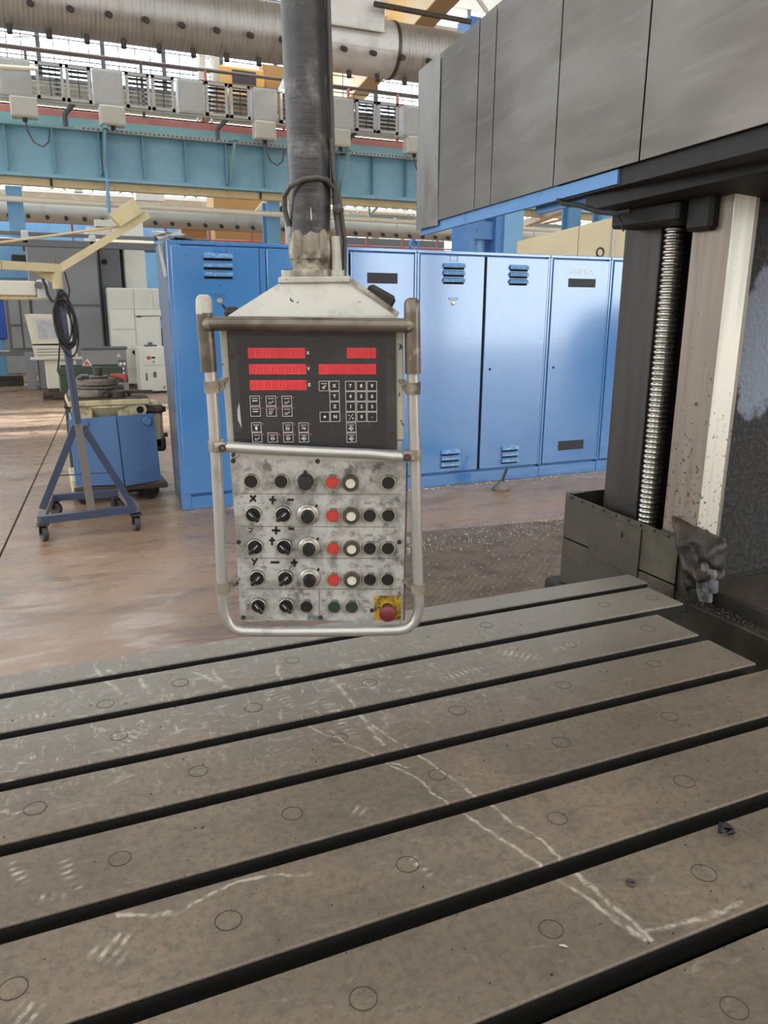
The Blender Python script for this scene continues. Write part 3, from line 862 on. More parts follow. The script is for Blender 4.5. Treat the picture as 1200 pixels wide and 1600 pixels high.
# ------------------------------------------------------------------ ducts
du = thing('ventilation_duct', 'huge silver spiral air duct across the top with black nozzles', 'duct', (4, 15, 6.3))
part('duct_tube', MB().cyl((-9, 15, 6.3), (5.35, 15, 6.3), 0.475, n=48), M_DUCT, du, True)
part('smooth_section', MB().cyl((5.35, 15, 6.3), (6.72, 15, 6.3), 0.478, n=48), M_SHEET, du, True)
part('duct_tube', MB().cyl((6.72, 15, 6.3), (26, 15, 6.3), 0.475, n=48), M_DUCT, du, True)
part('joint_band', MB().cyl((6.70, 15, 6.3), (6.76, 15, 6.3), 0.495, n=48), M_BOLT, du, True)
part('lap_seam', MB().cyl((5.36, 14.55, 6.16), (6.7, 14.55, 6.16), 0.012, n=6), M_FDUCT, du, True)
noz = MB().cyl((0, 0, 0), (0.012, -0.12, -0.05), 0.046, n=14, caps=False).cyl((0.011, -0.11, -0.046), (0.012, -0.12, -0.05), 0.046, 0.034, n=14).cyl((0, 0, 0), (0.0105, -0.105, -0.044), 0.034, n=14).mesh('nozzle', M_NOZ)
for k in range(-9, 30):
    link('nozzle', noz, du, T(0.50 + 0.5675 * k - 4, 14.56 - 15, 6.09 - 6.3))
noz2 = MB().cyl((0, 0, 0), (0, -0.03, -0.13), 0.045, n=12).mesh('nozzle', M_NOZ)
for k in range(-9, 30):
    link('nozzle', noz2, du, T(0.75 + 0.5675 * k - 4, 14.9 - 15, 5.85 - 6.3))
hb = thing('duct_branch_box', 'flat galvanised box on the top duct right of the pole', 'duct box', (6, 14.6, 6.5))
part('box_shell', MB().box((5.3, 14.45, 6.42), (6.38, 15.1, 7.9), 0.01), M_SHEET, hb, True)
part('edge_flange', MB().box((5.28, 14.43, 6.4), (6.40, 14.46, 6.43)), M_FDUCT, hb, True)
solo('conduit_bar', MB().cyl((6.112, 14.3, 6.78), (8.049, 14.3, 6.758), 0.05, n=8), M_RUST, 'dark brown bar crossing above the top duct to the steel covers', 'pipe', (6.112, 14.3, 6.78))

fd = thing('far_air_duct', 'long pale air duct with small dark holes under the cream beam', 'duct', (6, 27, 4.32))
part('duct_tube', MB().cyl((-9, 27, 4.36), (32, 27, 4.26), 0.32, n=32), M_FDUCT, fd, True)
for k in range(14):
    x = -8 + k * 2.9
    part('joint_band', MB().cyl((x, 27, 4.36), (x + 0.05, 27, 4.36), 0.33, n=32), M_FDUCT, fd, True)
hol = MB().cyl((0, 0, 0), (0, -0.1, -0.03), 0.06, n=10).mesh('nozzle', M_NOZ)
for k in range(-8, 48):
    link('nozzle', hol, fd, T(-0.2 + 0.52 * k - 6, -0.29, -0.17 - 0.0025 * k))
pp = thing('overhead_pipe', 'slim cream pipe running in front of the far air duct', 'pipe', (0, 23.9, 4.5))
part('pipe_run', MB().cyl((-9, 23.9, 4.32), (32, 23.9, 4.17), 0.075, n=12), M_PIPE, pp, True)
for k in range(12):
    part('pipe_clip', MB().cyl((-7 + 3.1 * k, 23.9, 4.315 - 0.0115 * k), (-6.93 + 3.1 * k, 23.9, 4.315 - .0115 * k), 0.09, n=12), M_PIPE, pp, True)
# far catwalk with red railing and blue sheeting behind
cw = thing('far_catwalk', 'far grey catwalk with thin red railings behind the machines', 'catwalk', (3, 29, 3.5))
part('deck', MB().box((-9, 29, 3.42), (30, 30, 3.55)), M_GREYD, cw, True)
for z in (3.85, 4.2):
    part('handrail', MB().cyl((-9, 29, z), (30, 29, z), 0.035, n=6), M_PINK, cw, True)
for k in range(26):
    part('rail_post', MB().box((-8.9 + 1.5 * k, 28.97, 3.5), (-8.83 + 1.5 * k, 29.03, 4.22)), M_PINK, cw, True)
for k in range(10):
    part('support_leg', MB().box((-8.9 + 4 * k, 29.3, 0), (-8.7 + 4 * k, 29.5, 3.42)), M_GREYD, cw, True)
solo('blue_sheet_wall', MB().box((-9, 33, 0), (12.0, 33.2, 4.6), 0.02), M_BCOL, 'blue sheet screen behind the red railings', 'screen', (3, 33, 0))
solo('dark_sheet_wall', MB().box((12.1, 33, 0), (17.6, 33.2, 4.5), 0.02), M_GREYD, 'dark grey sheet screen behind the far duct right of the pole', 'screen', (14, 33, 0))
for a, c, z0, z1, m, lb in [(5.2, 6.1, 3.55, 4.25, M_YCR2, 'ochre crate on the far catwalk behind the blue cabinets')]:
    solo('wooden_crate', MB().box((a, 29.2, z0), (c, 29.8, z1), 0.02), m, lb, 'crate', (a, 29.2, z0))
oc = thing('ochre_machine_house', 'ochre boxed machine under the girder left of the pole', 'machine', (7, 31, 0))
part('house_body', MB().box((6.75, 31, 3.9), (10.6, 32.2, 6.4), 0.03), M_YCR2, oc, True)
part('sloping_cover', MB().hexa([(8.2, 30.8, 5.0), (9.0, 30.8, 5.0), (9.0, 31, 5.0), (8.2, 31, 5.0)], [(9.2, 30.8, 6.1), (10.0, 30.8, 6.1), (10.0, 31, 6.1), (9.2, 31, 6.1)]), M_WALLB, oc, True)
part('dark_opening', MB().hexa([(9.05, 30.85, 5.0), (9.6, 30.85, 5.0), (9.6, 31, 5.0), (9.05, 31, 5.0)], [(10.0, 30.85, 5.9), (10.5, 30.85, 5.9), (10.5, 31, 5.9), (10.0, 31, 5.9)]), M_RUST, oc, True)
part('frame_leg', MB().box((6.8, 31.1, 0), (7.1, 31.4, 3.9)), M_YCR2, oc, True)
part('frame_leg', MB().box((10.2, 31.1, 0), (10.5, 31.4, 3.9)), M_YCR2, oc, True)
for i, (px0, pz0, w, h, y) in enumerate([(3.9, 5.2, 1.0, 0.62, 30.5), (1.9, 5.35, 0.28, 0.75, 30.5)]):
    solo('white_wall_box', MB().box((px0, y, pz0), (px0 + w, y + 0.3, pz0 + h), 0.02), M_SIGNW, ['white rectangular box hanging under the cream beam near the stand arm', 'narrow white box under the cream beam above the grey enclosure'][i], 'box', (px0, y, pz0))
solo('blue_hanging_rod', MB().cyl(((2.35, 23.7, 6.065)[0], 23.8, 6.055), ((2.312, 23.7, 3.295)[0], 23.8, (2.322, 23.8, 3.302)[2]), 0.05, n=8), M_BCOL, 'thin light blue rod hanging down from the girder at left', 'rod', (2.312, 23.7, 3.295))
solo('grey_hanging_post', MB().box((5.543, 18, 3.909), ((5.643, 18.1, 3.105)[0], 18.1, 0.0), 0.01), M_CABTRAY, 'thin galvanised post just left of the black pole above the cabinets', 'post', ((5.522, 18, 3.093)[0], 18.05, 0))

# ------------------------------------------------------------------ overhead crane
ca = math.radians(8.9)
ct = thing('crane_bridge', 'yellow and ochre overhead crane bridge girder crossing above the duct', 'crane', (8.93, 16.95, 8.3), -ca)
part('bridge_side', MB().box((0, -4, 0), (0.03, 14, 1.75)), M_YCR, ct)
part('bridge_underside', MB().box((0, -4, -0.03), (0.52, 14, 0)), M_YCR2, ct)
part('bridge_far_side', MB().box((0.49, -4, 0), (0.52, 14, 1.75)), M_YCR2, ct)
part('bridge_top', MB().box((0, -4, 1.75), (0.52, 14, 1.78)), M_YCR, ct)
part('walkway', MB().box((-0.75, -4, 1.72), (0, 14, 1.78)), M_TRUSS, ct)
c2 = thing('crane_trolley', 'yellow and cream crane hoist unit under the duct left of the pole', 'crane trolley', (6.468, 24.6, 7.538))
x, y, z = (6.468, 24.6, 7.538)
part('hoist_body', MB().box((x - 0.75, y, z - 0.3), (x + 0.6, y + 0.7, z + 0.75), 0.05), M_YCR, c2, True)
part('drum', MB().cyl((x - 0.7, y - 0.1, z - 0.1), (x + 0.5, y - 0.1, z - 0.1), 0.22, n=18), M_YCR, c2, True)
part('mast', MB().box((x - 0.95, y + 0.1, z - 0.5), (x - 0.72, y + 0.4, z + 1.0), 0.02), M_OFFW2, c2, True)
part('mast', MB().box((x - 1.3, y + 0.1, z - 0.5), (x - 1.12, y + 0.4, z + 1.0), 0.02), M_OFFW2, c2, True)
part('dark_window', MB().box((x - 0.4, y - 0.02, z + 0.3), (x + 0.3, y, z + 0.65)), M_DARKMESH, c2, True)
part('jib_plate', MB().hexa([(x + .7, y, z - .3), (x + 1.6, y, z - .3), (x + 1.6, y + .4, z - .3), (x + .7, y + .4, z - .3)], [(x + .5, y, z + .9), (x + 2.2, y, z + .9), (x + 2.2, y + .4, z + .9), (x + .5, y + .4, z + .9)]), M_YCR2, c2, True)
part('bearer', MB().box((x - 1.4, y + 0.1, z - 0.62), (x + 2.4, y + 0.5, z - 0.5), 0.01), M_YCR2, c2, True)
for q in (-1.3, 2.2):
    part('bearer_leg', MB().box((x + q, y + 0.15, 6.0), (x + q + 0.15, y + 0.4, z - 0.6)), M_YCR2, c2, True)
lad = thing('crane_ladder', 'pale steel ladder standing on the walkway left of the yellow hoist', 'ladder', (5.167, 24.4, 7.198))
x, y, z = (5.167, 24.4, 7.198)
for q in (-0.2, 0.2):
    part('rail', MB().bar((x + q, y, 6.6), (x + q + 0.25, y + 0.1, 9.3), 0.05, 0.05), M_TRUSS, lad, True)
for k in range(8):
    zz = 6.9 + 0.3 * k; s = 0.25 * (zz - 6.6) / 2.7
    part('rung', MB().cyl((x - 0.2 + s, y + 0.04, zz), (x + 0.2 + s, y + 0.04, zz), 0.02, n=6), M_TRUSS, lad, True)

# beige panel wall at right behind the cabinets
pw = thing('panel_partition', 'tall beige panel wall rising behind the right-hand blue cabinets', 'partition', (6.0, 10.0, 0))
pa = Vector((6.42, 9.858, 0)); pb = Vector((9.6, 8.55, 0))
dv = (pb - pa).normalized(); nvv = Vector((-dv.y, dv.x, 0))
L = (pb - pa).length
def ptop(s): return 2.545 + s * 0.247
for k in range(4):
    s0, s1 = k * L / 4 + 0.004, (k + 1) * L / 4 - 0.004
    q0 = [pa + dv * s0, pa + dv * s1, pa + dv * s1 + nvv * 0.08, pa + dv * s0 + nvv * 0.08]
    part('wall_panel', MB().hexa(q0, [q0[0] + Vector((0, 0, ptop(s0))), q0[1] + Vector((0, 0, ptop(s1))), q0[2] + Vector((0, 0, ptop(s1))), q0[3] + Vector((0, 0, ptop(s0)))]), M_PARTN, pw, True)
q = pa + dv * 1.35
part('conduit', MB().cyl((q.x - nvv.x * .02, q.y - nvv.y * .02, 0), (q.x - nvv.x * .02, q.y - nvv.y * .02, 2.83), 0.02, n=8), M_UNIT, pw, True)

# ------------------------------------------------------------------ machine table
TZ = 0.8
tb = thing('machine_table', 'large cast iron machine table with T-slots and round plugs in the foreground', 'machine table', (0.2, 1.1, 0))
near = [1.781, 1.595, 1.404, 1.215, 1.021, 0.822, 0.622, 0.43]
SW = 0.034
edges = [1.903]
for y in near: edges += [y + SW, y]
edges.append(0.27)
bar_y = [(edges[i + 1], edges[i]) for i in range(0, len(edges), 2)]
ends = [1.735, 1.705, 1.572, 1.57, 1.57, 1.57, 1.57, 1.57, 1.57]
TX0 = -1.6
for (a, c), xe in zip(bar_y, ends):
    part('table_bar', MB().box((TX0, a, TZ - 0.007), (xe, c, TZ), 0.0022), M_TABLE, tb, True, 0)
part('table_bar_end', MB().box((1.58, bar_y[1][0] + 0.002, TZ - 0.13), (1.704, bar_y[1][1] - 0.004, TZ - 0.046)), M_OLIVE, tb, True)
# undercut webs of the slots and the bed of the casting
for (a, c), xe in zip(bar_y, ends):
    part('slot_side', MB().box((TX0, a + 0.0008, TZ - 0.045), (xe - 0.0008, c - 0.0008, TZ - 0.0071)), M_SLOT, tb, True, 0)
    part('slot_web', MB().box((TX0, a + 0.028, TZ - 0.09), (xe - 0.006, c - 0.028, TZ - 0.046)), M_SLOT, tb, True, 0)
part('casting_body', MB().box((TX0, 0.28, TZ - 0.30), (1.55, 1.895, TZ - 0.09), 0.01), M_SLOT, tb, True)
part('table_pedestal', MB().box((TX0 + 0.2, 0.45, 0.0), (1.45, 1.7, TZ - 0.30), 0.02), M_OLIVE, tb, True)
plug_px = [(0.518, 1.714, 0.8), (0.243, 1.702, 0.8), (1.076, 1.717, 0.8), (1.479, 1.712, 0.8), (1.65, 1.703, 0.8), (0.075, 1.665, 0.8),
           (0.088, 1.516, 0.8), (0.369, 1.521, 0.8), (0.647, 1.53, 0.8), (1.208, 1.519, 0.8), (1.473, 1.525, 0.8),
           (0.212, 1.327, 0.8), (0.498, 1.332, 0.8), (0.773, 1.336, 0.8), (1.058, 1.343, 0.8), (1.333, 1.347, 0.8), (-0.07, 1.326, 0.8),
           (0.336, 1.135, 0.8), (0.621, 1.138, 0.8), (0.903, 1.14, 0.8), (1.181, 1.132, 0.8), (0.051, 1.134, 0.8),
           (0.179, 0.938, 0.8), (0.464, 0.941, 0.8), (0.75, 0.942, 0.8), (1.032, 0.938, 0.8), (-0.1, 0.934, 0.8),
           (0.593, 0.741, 0.8), (0.879, 0.74, 0.8), (0.306, 0.741, 0.8), (0.728, 0.542, 0.8)]
plug = MB().lathe([(0.0, 0.0003), (0.0178, 0.0003), (0.0183, -0.0006), (0.0186, -0.0006)], 28).mesh('plug', M_TABLE, 0)
ring = MB().lathe([(0.0182, 0.0), (0.0182, 0.0005), (0.0194, 0.0005), (0.0194, 0.0)], 28).mesh('plug_groove', M_JOINT, 0)
for k, (x, y, z) in enumerate(plug_px):
    s = (0.9, 1.0, 0.95)[k % 3]
    p = link('plug', plug, tb, T(x - 0.2, y - 1.1, TZ + 0.0002) @ Matrix.Scale(s, 4))
    link('groove', ring, p)
x, y, z = (0.984, 0.797, 0.8)
mb = MB()
mb.tube([(x - .012, y, z + .006), (x - .004, y + .006, z + .013), (x + .006, y + .002, z + .011), (x + .014, y - .004, z + .006)], [.004, .007, .006, .003], 6)
mb.tube([(x - .002, y - .004, z + .004), (x + .005, y - .009, z + .01), (x + .012, y - .007, z + .004)], [.003, .005, .003], 6)
solo('metal_chip', mb, M_CHIP, 'small black curled metal chip lying on the table at right', 'metal chip', (x, y, z))
x, y, z = (0.758, 0.767, 0.8)
solo('small_ring', MB().tube([(x + .006 * math.cos(a * PI / 6), y + .006 * math.sin(a * PI / 6), z + .0022) for a in range(12)], 0.0022, 6, True), M_BOLT, 'tiny metal ring lying on the table beside the crossing scratches', 'ring', (x, y, z))
x, y, z = (0.589, 0.707, 0.8)
solo('metal_sliver', MB().tube([(x - .004, y + .004, z + .002), (x, y, z + .0035), (x + .005, y - .004, z + .002)], [.001, .002, .001], 6), M_RING, 'tiny bright metal sliver just below the plug right of centre', 'metal chip', (x, y, z))

# chips scattered (nobody could count them)
mb = MB()
rr = random.Random(3)
def crumb(x, y, z, s):
    a = [rr.uniform(0.5, 1) * s for _ in range(6)]
    v = [(x - a[0], y, z + .4 * s), (x + a[1], y + .2 * s, z + .3 * s), (x, y - a[2], z), (x, y + a[3], z), (x + .2 * s, y, z + a[4])]
    mb.add(v, [(0, 2, 4), (2, 1, 4), (1, 3, 4), (3, 0, 4), (0, 3, 2), (1, 2, 3)])
for k in range(800):
    x = rr.uniform(-0.8, 1.55); y = rr.uniform(0.45, 1.88)
    if any(n0 - 0.003 < y < n0 + SW + 0.003 for n0 in near): continue
    if rr.random() > 0.3 + 0.5 * max(0, x): continue
    crumb(x, y, TZ, rr.choice((0.0012, 0.0016, 0.002, 0.0028)))
o = solo('table_swarf', mb, M_CHIP, 'fine dark swarf crumbs scattered over the machine table', 'swarf', (0.2, 1.1, TZ), angle=0)
o['kind'] = 'stuff'
mb = MB()
for k in range(500):
    y = rr.uniform(1.2, 2.0); x = rr.uniform(1.86, 1.91)
    crumb(x, y, 0.736, rr.choice((0.002, 0.003, 0.005)))
for k in range(160):
    x = rr.uniform(1.80, 1.86); y = rr.uniform(1.74, 1.82)
    crumb(x, y, 0.745 + rr.uniform(0, 0.01), rr.choice((0.002, 0.003, 0.004)))
o = solo('gutter_swarf', mb, M_RUST, 'metal swarf lying in the gutter below the oily rag', 'swarf', (1.88, 1.6, 0.736), angle=0)
o['kind'] = 'stuff'

# ------------------------------------------------------------------ milling machine at right
mm = thing('milling_machine', 'big milling machine with steel covered headstock, ball screw and column at right', 'machine', (2.2, 2.0, 0))
# base, gutter and bed
part('bed_wall', MB().box((1.845, 0.3, 0.0), (1.862, 2.38, 0.737), 0.004), M_OLIVE, mm, True)
part('gutter_floor', MB().box((1.862, 0.3, 0.60), (1.925, 1.80, 0.734)), M_OLIVE, mm, True)
part('bed_step', MB().box((1.925, 0.3, 0.0), (1.945, 1.72, 0.775), 0.004), M_OLIVE, mm, True)
part('bed_top', MB().box((1.945, 0.3, 0.0), (3.4, 1.80, 0.772), 0.006), M_RUST, mm, True)
# column
part('column_side', MB().box((1.955, 1.802, 0.6), (3.3, 1.86, 3.2)), M_GRAN, mm, True)
part('column_core', MB().box((2.08, 1.87, 0.6), (3.3, 2.32, 3.2)), M_BLACKOIL, mm, True)
part('near_slideway', MB().box((1.852, 1.752, 0.78), (1.952, 1.895, 3.2)), M_WAY, mm, True)
part('slideway_edge', MB().box((1.853, 1.7485, 0.78), (1.934, 1.752, 3.2)), M_WAYB, mm, True)
part('slideway_strip', MB().box((1.895, 1.897, 0.78), (1.91, 1.905, 3.2)), M_WAYB, mm, True)
part('far_slideway', MB().box((1.905, 2.085, 0.3), (2.1, 2.262, 3.2), 0.003), M_WAYD, mm, True)
# ball screw
prof = []
zz = 0.80
while zz < 2.02:
    prof += [(0.0275, zz), (0.0325, zz + 0.004), (0.0335, zz + 0.008), (0.0325, zz + 0.012), (0.0275, zz + 0.016)]
    zz += 0.0175
ps = MB().lathe([(0, 0.79)] + prof + [(0, 2.03)], 22, T(1.915, 2.035, 0))
part('ball_screw', ps, M_SCREW, mm, True, 50)
# open sheet steel chip box round the screw foot
bx0, bx1, by0, by1, bz0, bz1 = 1.832, 2.30, 1.80, 2.388, 0.30, 0.945
part('tray_side', MB().hexa([(bx0, by0, bz0), (bx0, by1, bz0), (bx0 + .005, by1, bz0), (bx0 + .005, by0, bz0)], [(bx0, by0, bz1 - .003), (bx0, by1, bz1 + .012), (bx0 + .005, by1, bz1 + .012), (bx0 + .005, by0, bz1 - .003)]), M_TRAY, mm, True)
part('tray_end', MB().box((bx0, by1, bz0), (bx1, by1 + .005, bz1 + .012)), M_TRAY, mm, True)
part('tray_flange', MB().box((bx0 + .02, by1 - .01, bz1 + .006), (1.91, by1 + .03, bz1 + .012)), M_TRAY, mm, True)
part('tray_floor', MB().box((bx0, by0, 0.78), (bx1, by1, 0.785)), M_BLACKOIL, mm, True)
part('access_plate', MB().box((bx0 - .006, (1.83, 1.966, 0.929)[1], (1.83, 1.953, 0.752)[2]), (bx0, (1.83, 2.231, 0.934)[1], 0.925), 0.002), M_TRAY, mm, True)
part('tray_plinth', MB().box((bx0 - .03, 2.1, 0.0), (bx0 + .3, 2.46, 0.60), 0.01).box((bx0 - .05, 2.1, 0.0), (bx0 + .3, 2.48, 0.52), 0.01), M_BLACKOIL, mm, True)
hd = MB().cyl((0, 0, 0), (-0.006, 0, 0), 0.004, n=8).mesh('tray_bolt', M_BOLT)
for k in range(9):
    y = by1 - 0.03 - k * 0.064
    link('tray_bolt', hd, mm, T(bx0 - 2.2, y - 2.0, bz1 - 0.012 + 0.015 * (y - by0) / (by1 - by0)))
part('plate_latch', MB().tube([(1.826, 2.112, 0.759), (1.822, 2.082, 0.754), (1.824, 1.994, 0.751)], 0.004, 6), M_BOLT, mm, True)
part('plate_keyhole', MB().prism([(0, .012), (.006, -.01), (-.006, -.01)], 0, .002, T(*(1.826, 2.056, 0.884)) @ R(-PI / 2, 'Z') @ FRONT), M_GAP, mm, True)

# headstock: long box with sheet steel covers, turned 8.2 degrees
ha = math.radians(8.2)
ex, ey = math.sin(ha), math.cos(ha)
def hp(s, n, z): return Vector((1.6 + ex * s + ey * n, 1.8 + ey * s - ex * n, z))
def hs(p): return (p[1] - 1.8) / ey
cuts = [hs((1.612, 1.883, 2.05)), 0, 0, 0]
S_ = [(3.852 - 1.8) / ey, (3.548 - 1.8) / ey, (3.096 - 1.8) / ey, (2.926 - 1.8) / ey, (2.392 - 1.8) / ey, (1.885 - 1.8) / ey, -1.35]
HZ0, HZ1 = 2.049, 2.772
def slab(s0, s1, n0, n1, z0, z1, bev=0.0):
    M = Matrix.Translation((1.6, 1.8, 0)) @ R(-ha, 'Z')
    return MB().box((n0, s0, z0), (n1, s1, z1), bev, M)
for k in range(6):
    a, b2 = S_[k], S_[k + 1]
    n0 = (0.0, 0.0, 0.001, 0.002, 0.003, 0.004)[k]
    if k == 0:
        # the last sheet is bent at its lower edge
        mb = MB()
        g_ = 0.004
        rows = []
        for i in range(7):
            z = HZ0 - 0.02 + (HZ1 - HZ0 + 0.02) * i / 6
            bulge = 0.02 * max(0, 1 - i / 2.2)
            rows.append([hp(a, n0 - 0.01, z), hp(a + (b2 - a) * .5, n0 - 0.008 - bulge * .4, z), hp(b2 + g_, n0 - 0.004 + bulge * .3, z)])
        vv = [p for r_ in rows for p in r_] + [p + Vector((ey, -ex, 0)) * 0.004 for r_ in rows for p in r_]
        ff = []
        for i in range(6):
            for j in range(2):
                q = [i * 3 + j, i * 3 + j + 1, i * 3 + j + 4, i * 3 + j + 3]
                ff.append(q); ff.append([v + 21 for v in q])
        bd = [0, 1, 2, 5, 8, 11, 14, 17, 20, 19, 18, 15, 12, 9, 6, 3]
        for i in range(len(bd)):
            ff.append([bd[i], bd[(i + 1) % 16], bd[(i + 1) % 16] + 21, bd[i] + 21])
        mb.add(vv, ff)
        part('cover_sheet', mb, M_COVER_END, mm, True, label='bent and stained end sheet')
    else:
        part('cover_sheet', slab(a - 0.0035, b2 + 0.0035, n0, n0 + 0.004, HZ0, HZ1, 0.001), M_COVER, mm, True, 0)
    if k < 5:
        part('sheet_seam', slab(b2 - 0.004, b2 + 0.004, 0.008, 0.011, HZ0, HZ1), M_GAP, mm, True, 0)
part('headstock_body', slab(S_[0], S_[4] - 0.02, 0.012, 0.17, 2.062, HZ1 - 0.01), M_BLUELIP, mm, True)
part('headstock_back', slab(S_[0], S_[4] - 0.02, 0.17, 0.60, 2.40, HZ1 - 0.01), M_BLUELIP, mm, True)
part('bottom_lip', slab(S_[0], S_[4] - 0.02, 0.012, 0.03, 2.004, 2.062), M_BLUELIP, mm, True)
part('headstock_body', slab(S_[4] - 0.02, -1.35, 0.02, 0.60, 2.0, HZ1 - 0.01), M_BLACKOIL, mm, True, label='rear half of the headstock body, black with oil and painted shade')  # black colour holds the grease and the shade on this half
part('lower_lip', slab(S_[3] - 0.3, S_[5] + 0.2, 0.06, 0.075, 1.985, 2.062), M_BLUELIP, mm, True)
part('blue_lip_end', slab(S_[4] - 0.02, S_[5] + 0.12, 0.012, 0.02, 2.006, 2.046), M_BLUELIP, mm, True)
part('saddle', MB().hexa([(1.70, 2.215, 1.955), (2.3, 2.215, 1.955), (2.3, 1.2, 1.955), (1.70, 1.2, 1.99)], [(1.70, 2.235, 2.04), (2.3, 2.235, 2.04), (2.3, 1.2, 2.04), (1.70, 1.2, 2.08)]), M_BLACKOIL, mm, True)
part('screw_nut', MB().box((1.79, 1.90, 1.90), (2.10, 2.20, 1.96), 0.008), M_BLACKOIL, mm, True)
part('nut_bracket', MB().box((1.82, 1.80, 1.87), (1.95, 1.90, 2.0), 0.01), M_BLACKOIL, mm, True)
part('slideway_foot', MB().box((1.842, 1.742, 0.70), (1.96, 1.90, 0.945), 0.006), M_OLIVE, mm, True)
part('slide_wiper', MB().box((1.84, 1.735, 1.97), (1.99, 1.90, 2.02), 0.004), M_BLACKOIL, mm, True)
hz = MB().tube([(1.7, 2.194, 2.027), (1.7, 2.259, 2.023), (1.7, 2.345, 2.015), (1.7, 2.373, 2.008), (1.7, 2.342, 1.99), (1.7, 2.254, 1.975), (1.7, 2.152, 1.945), (1.7, 2.059, 1.931), (1.72, 2.025, 1.936)], 0.008, 8)
part('grease_hose', hz, M_BLKR, mm, True)
part('hanging_wire', MB().tube([(1.72, 2.093, 1.937), (1.72, 2.066, 1.912), (1.72, 2.05, 1.88)], 0.003, 6), M_BLKR, mm, True)

# oily rag at the foot of the slideway
mb = MB()
nx, nz = 15, 14
rag = random.Random(5)
A_ = [(1.8, 1.845, 0.998), (1.8, 1.627, 0.982), (1.8, 1.614, 0.862), (1.8, 1.753, 0.777)]
def lerp(a, b, t): return [a[i] + (b[i] - a[i]) * t for i in range(3)]
gv = []
for j in range(nz):
    v = j / (nz - 1)
    for i in range(nx):
        u = i / (nx - 1)
        p = lerp(lerp(A_[0], A_[1], u), lerp(A_[3], A_[2], u), v)
        edge = min(u, 1 - u, v, 1 - v)
        fold = 0.022 * math.sin(9 * (u - 0.5 * v) + 2.2 * math.sin(4 * v)) + 0.01 * math.sin(17 * (u * .6 + v) + 1)
        dep = 0.05 * min(1, edge * 5) + fold * min(1, edge * 6)
        gv.append((p[0] - dep + 0.035, p[1] - 0.6 * dep + rag.uniform(-.003, .003), p[2] + rag.uniform(-.004, .004)))
ff = []
for j in range(nz - 1):
    for i in range(nx - 1):
        ff.append((j * nx + i, j * nx + i + 1, (j + 1) * nx + i + 1, (j + 1) * nx + i))
n0 = len(gv)
gv += [(x + 0.02, y + 0.01, z) for x, y, z in gv]
ff += [tuple(v + n0 for v in q) for q in ff]
bd = list(range(nx)) + [j * nx + nx - 1 for j in range(1, nz)] + [(nz - 1) * nx + i for i in range(nx - 2, -1, -1)] + [j * nx for j in range(nz - 2, 0, -1)]
for i in range(len(bd)):
    ff.append((bd[i], bd[(i + 1) % len(bd)], bd[(i + 1) % len(bd)] + n0, bd[i] + n0))
mb.add(gv, ff)
rg = thing('oily_rag', 'crumpled oil-soaked rag bundled at the foot of the bright slideway', 'rag', (1.84, 1.72, 0.737))
part('cloth', mb, M_RAG, rg, True, 80)
mb = MB()
for q, (x0, x1, zt) in enumerate(((1092, 1103, 895), (1103, 1112, 880), (1110, 1119, 872))):
    a = [(1.8, 1.677, 0.882), (1.8, 1.657, 0.905), (1.8, 1.639, 0.931)][q]
    b_ = [(1.82, 1.666, 0.779), (1.82, 1.644, 0.783), (1.82, 1.627, 0.82)][q]
    mb.tube([a, lerp(a, b_, .35), lerp(a, b_, .7), b_], [0.012, 0.014, 0.016, 0.012], 7)
part('plastic_tail', mb, M_RAGL, rg, True, 80, label='pale torn plastic hanging from the rag')

# oily floor plates between table and cabinets
def plate(name, pts, m, label, ribs=None):
    t = thing(name, label, 'floor plate', (sum(p[0] for p in pts) / 4, sum(p[1] for p in pts) / 4, 0.0))
    part('plate', MB().hexa([(p[0], p[1], 0) for p in pts], [(p[0], p[1], 0.006) for p in pts]), m, t, True)
    if ribs:
        (x0, y0), (x1, y1), dx, dy, L, ang, inside = ribs
        mb = MB(); r5 = random.Random(2)
        ca_, sa_ = math.cos(ang), math.sin(ang)
        y = y0; row = 0
        while y < y1:
            x = x0 + (dx / 2 if row % 2 else 0)
            while x < x1:
                if inside(x, y):
                    mb.bar((x - ca_ * L, y - sa_ * L, 0.007), (x + ca_ * L, y + sa_ * L, 0.0062), 0.007, 0.003)
                x += dx
            y += dy; row += 1
        part('raised_ribs', mb, m, t, True, 0, stuff=True)
    return t
plate('floor_plate', [(1.2, 2.15, 0), (4.6, 1.95, 0), (4.6, 4.86, 0), (2.2, 5.10, 0)], M_PLATE, 'chip-strewn dark ribbed floor plate between the table and the blue cabinets',
      ((1.6, 2.6), (4.2, 4.85), 0.06, 0.028, 0.014, 0.5, lambda x, y: x > 1.25 + (y - 2.15) * 0.36))
mb = MB()
for k in range(900):
    x = rr.uniform(2.1, 4.5); y = rr.uniform(3.6, 5.1)
    if rr.random() < 0.5: y = rr.gauss(4.75, 0.12)
    crumb(x, y, 0.007, rr.choice((0.004, 0.006, 0.009)))
for k in range(260):
    crumb(rr.uniform(1.0, 5.6), rr.gauss(6.33, 0.03), 0.002, rr.choice((0.006, 0.009, 0.012)))
o = solo('floor_swarf', mb, M_UNIT, 'pale metal swarf on the floor in front of the blue cabinets', 'swarf', (3.0, 4.6, 0.007), angle=0)
o['kind'] = 'stuff'

# ------------------------------------------------------------------ control pendant (local frame: X right, -Y to the viewer, Z up)
PM = Matrix.Translation((0.449, 1.299, 1.353)) @ R(-math.radians(21.5), 'Z') @ R(math.radians(3), 'X') @ R(-math.radians(1.2), 'Y')
cp = thing('control_pendant', 'machine control pendant with red displays, push buttons and tubular guard hanging from a black pole', 'control panel', mtx=PM)
def P(n, *uv): return [(u, -n, v) for u, v in uv]
HW0, HW1 = -0.157, 0.155
DEP = 0.15
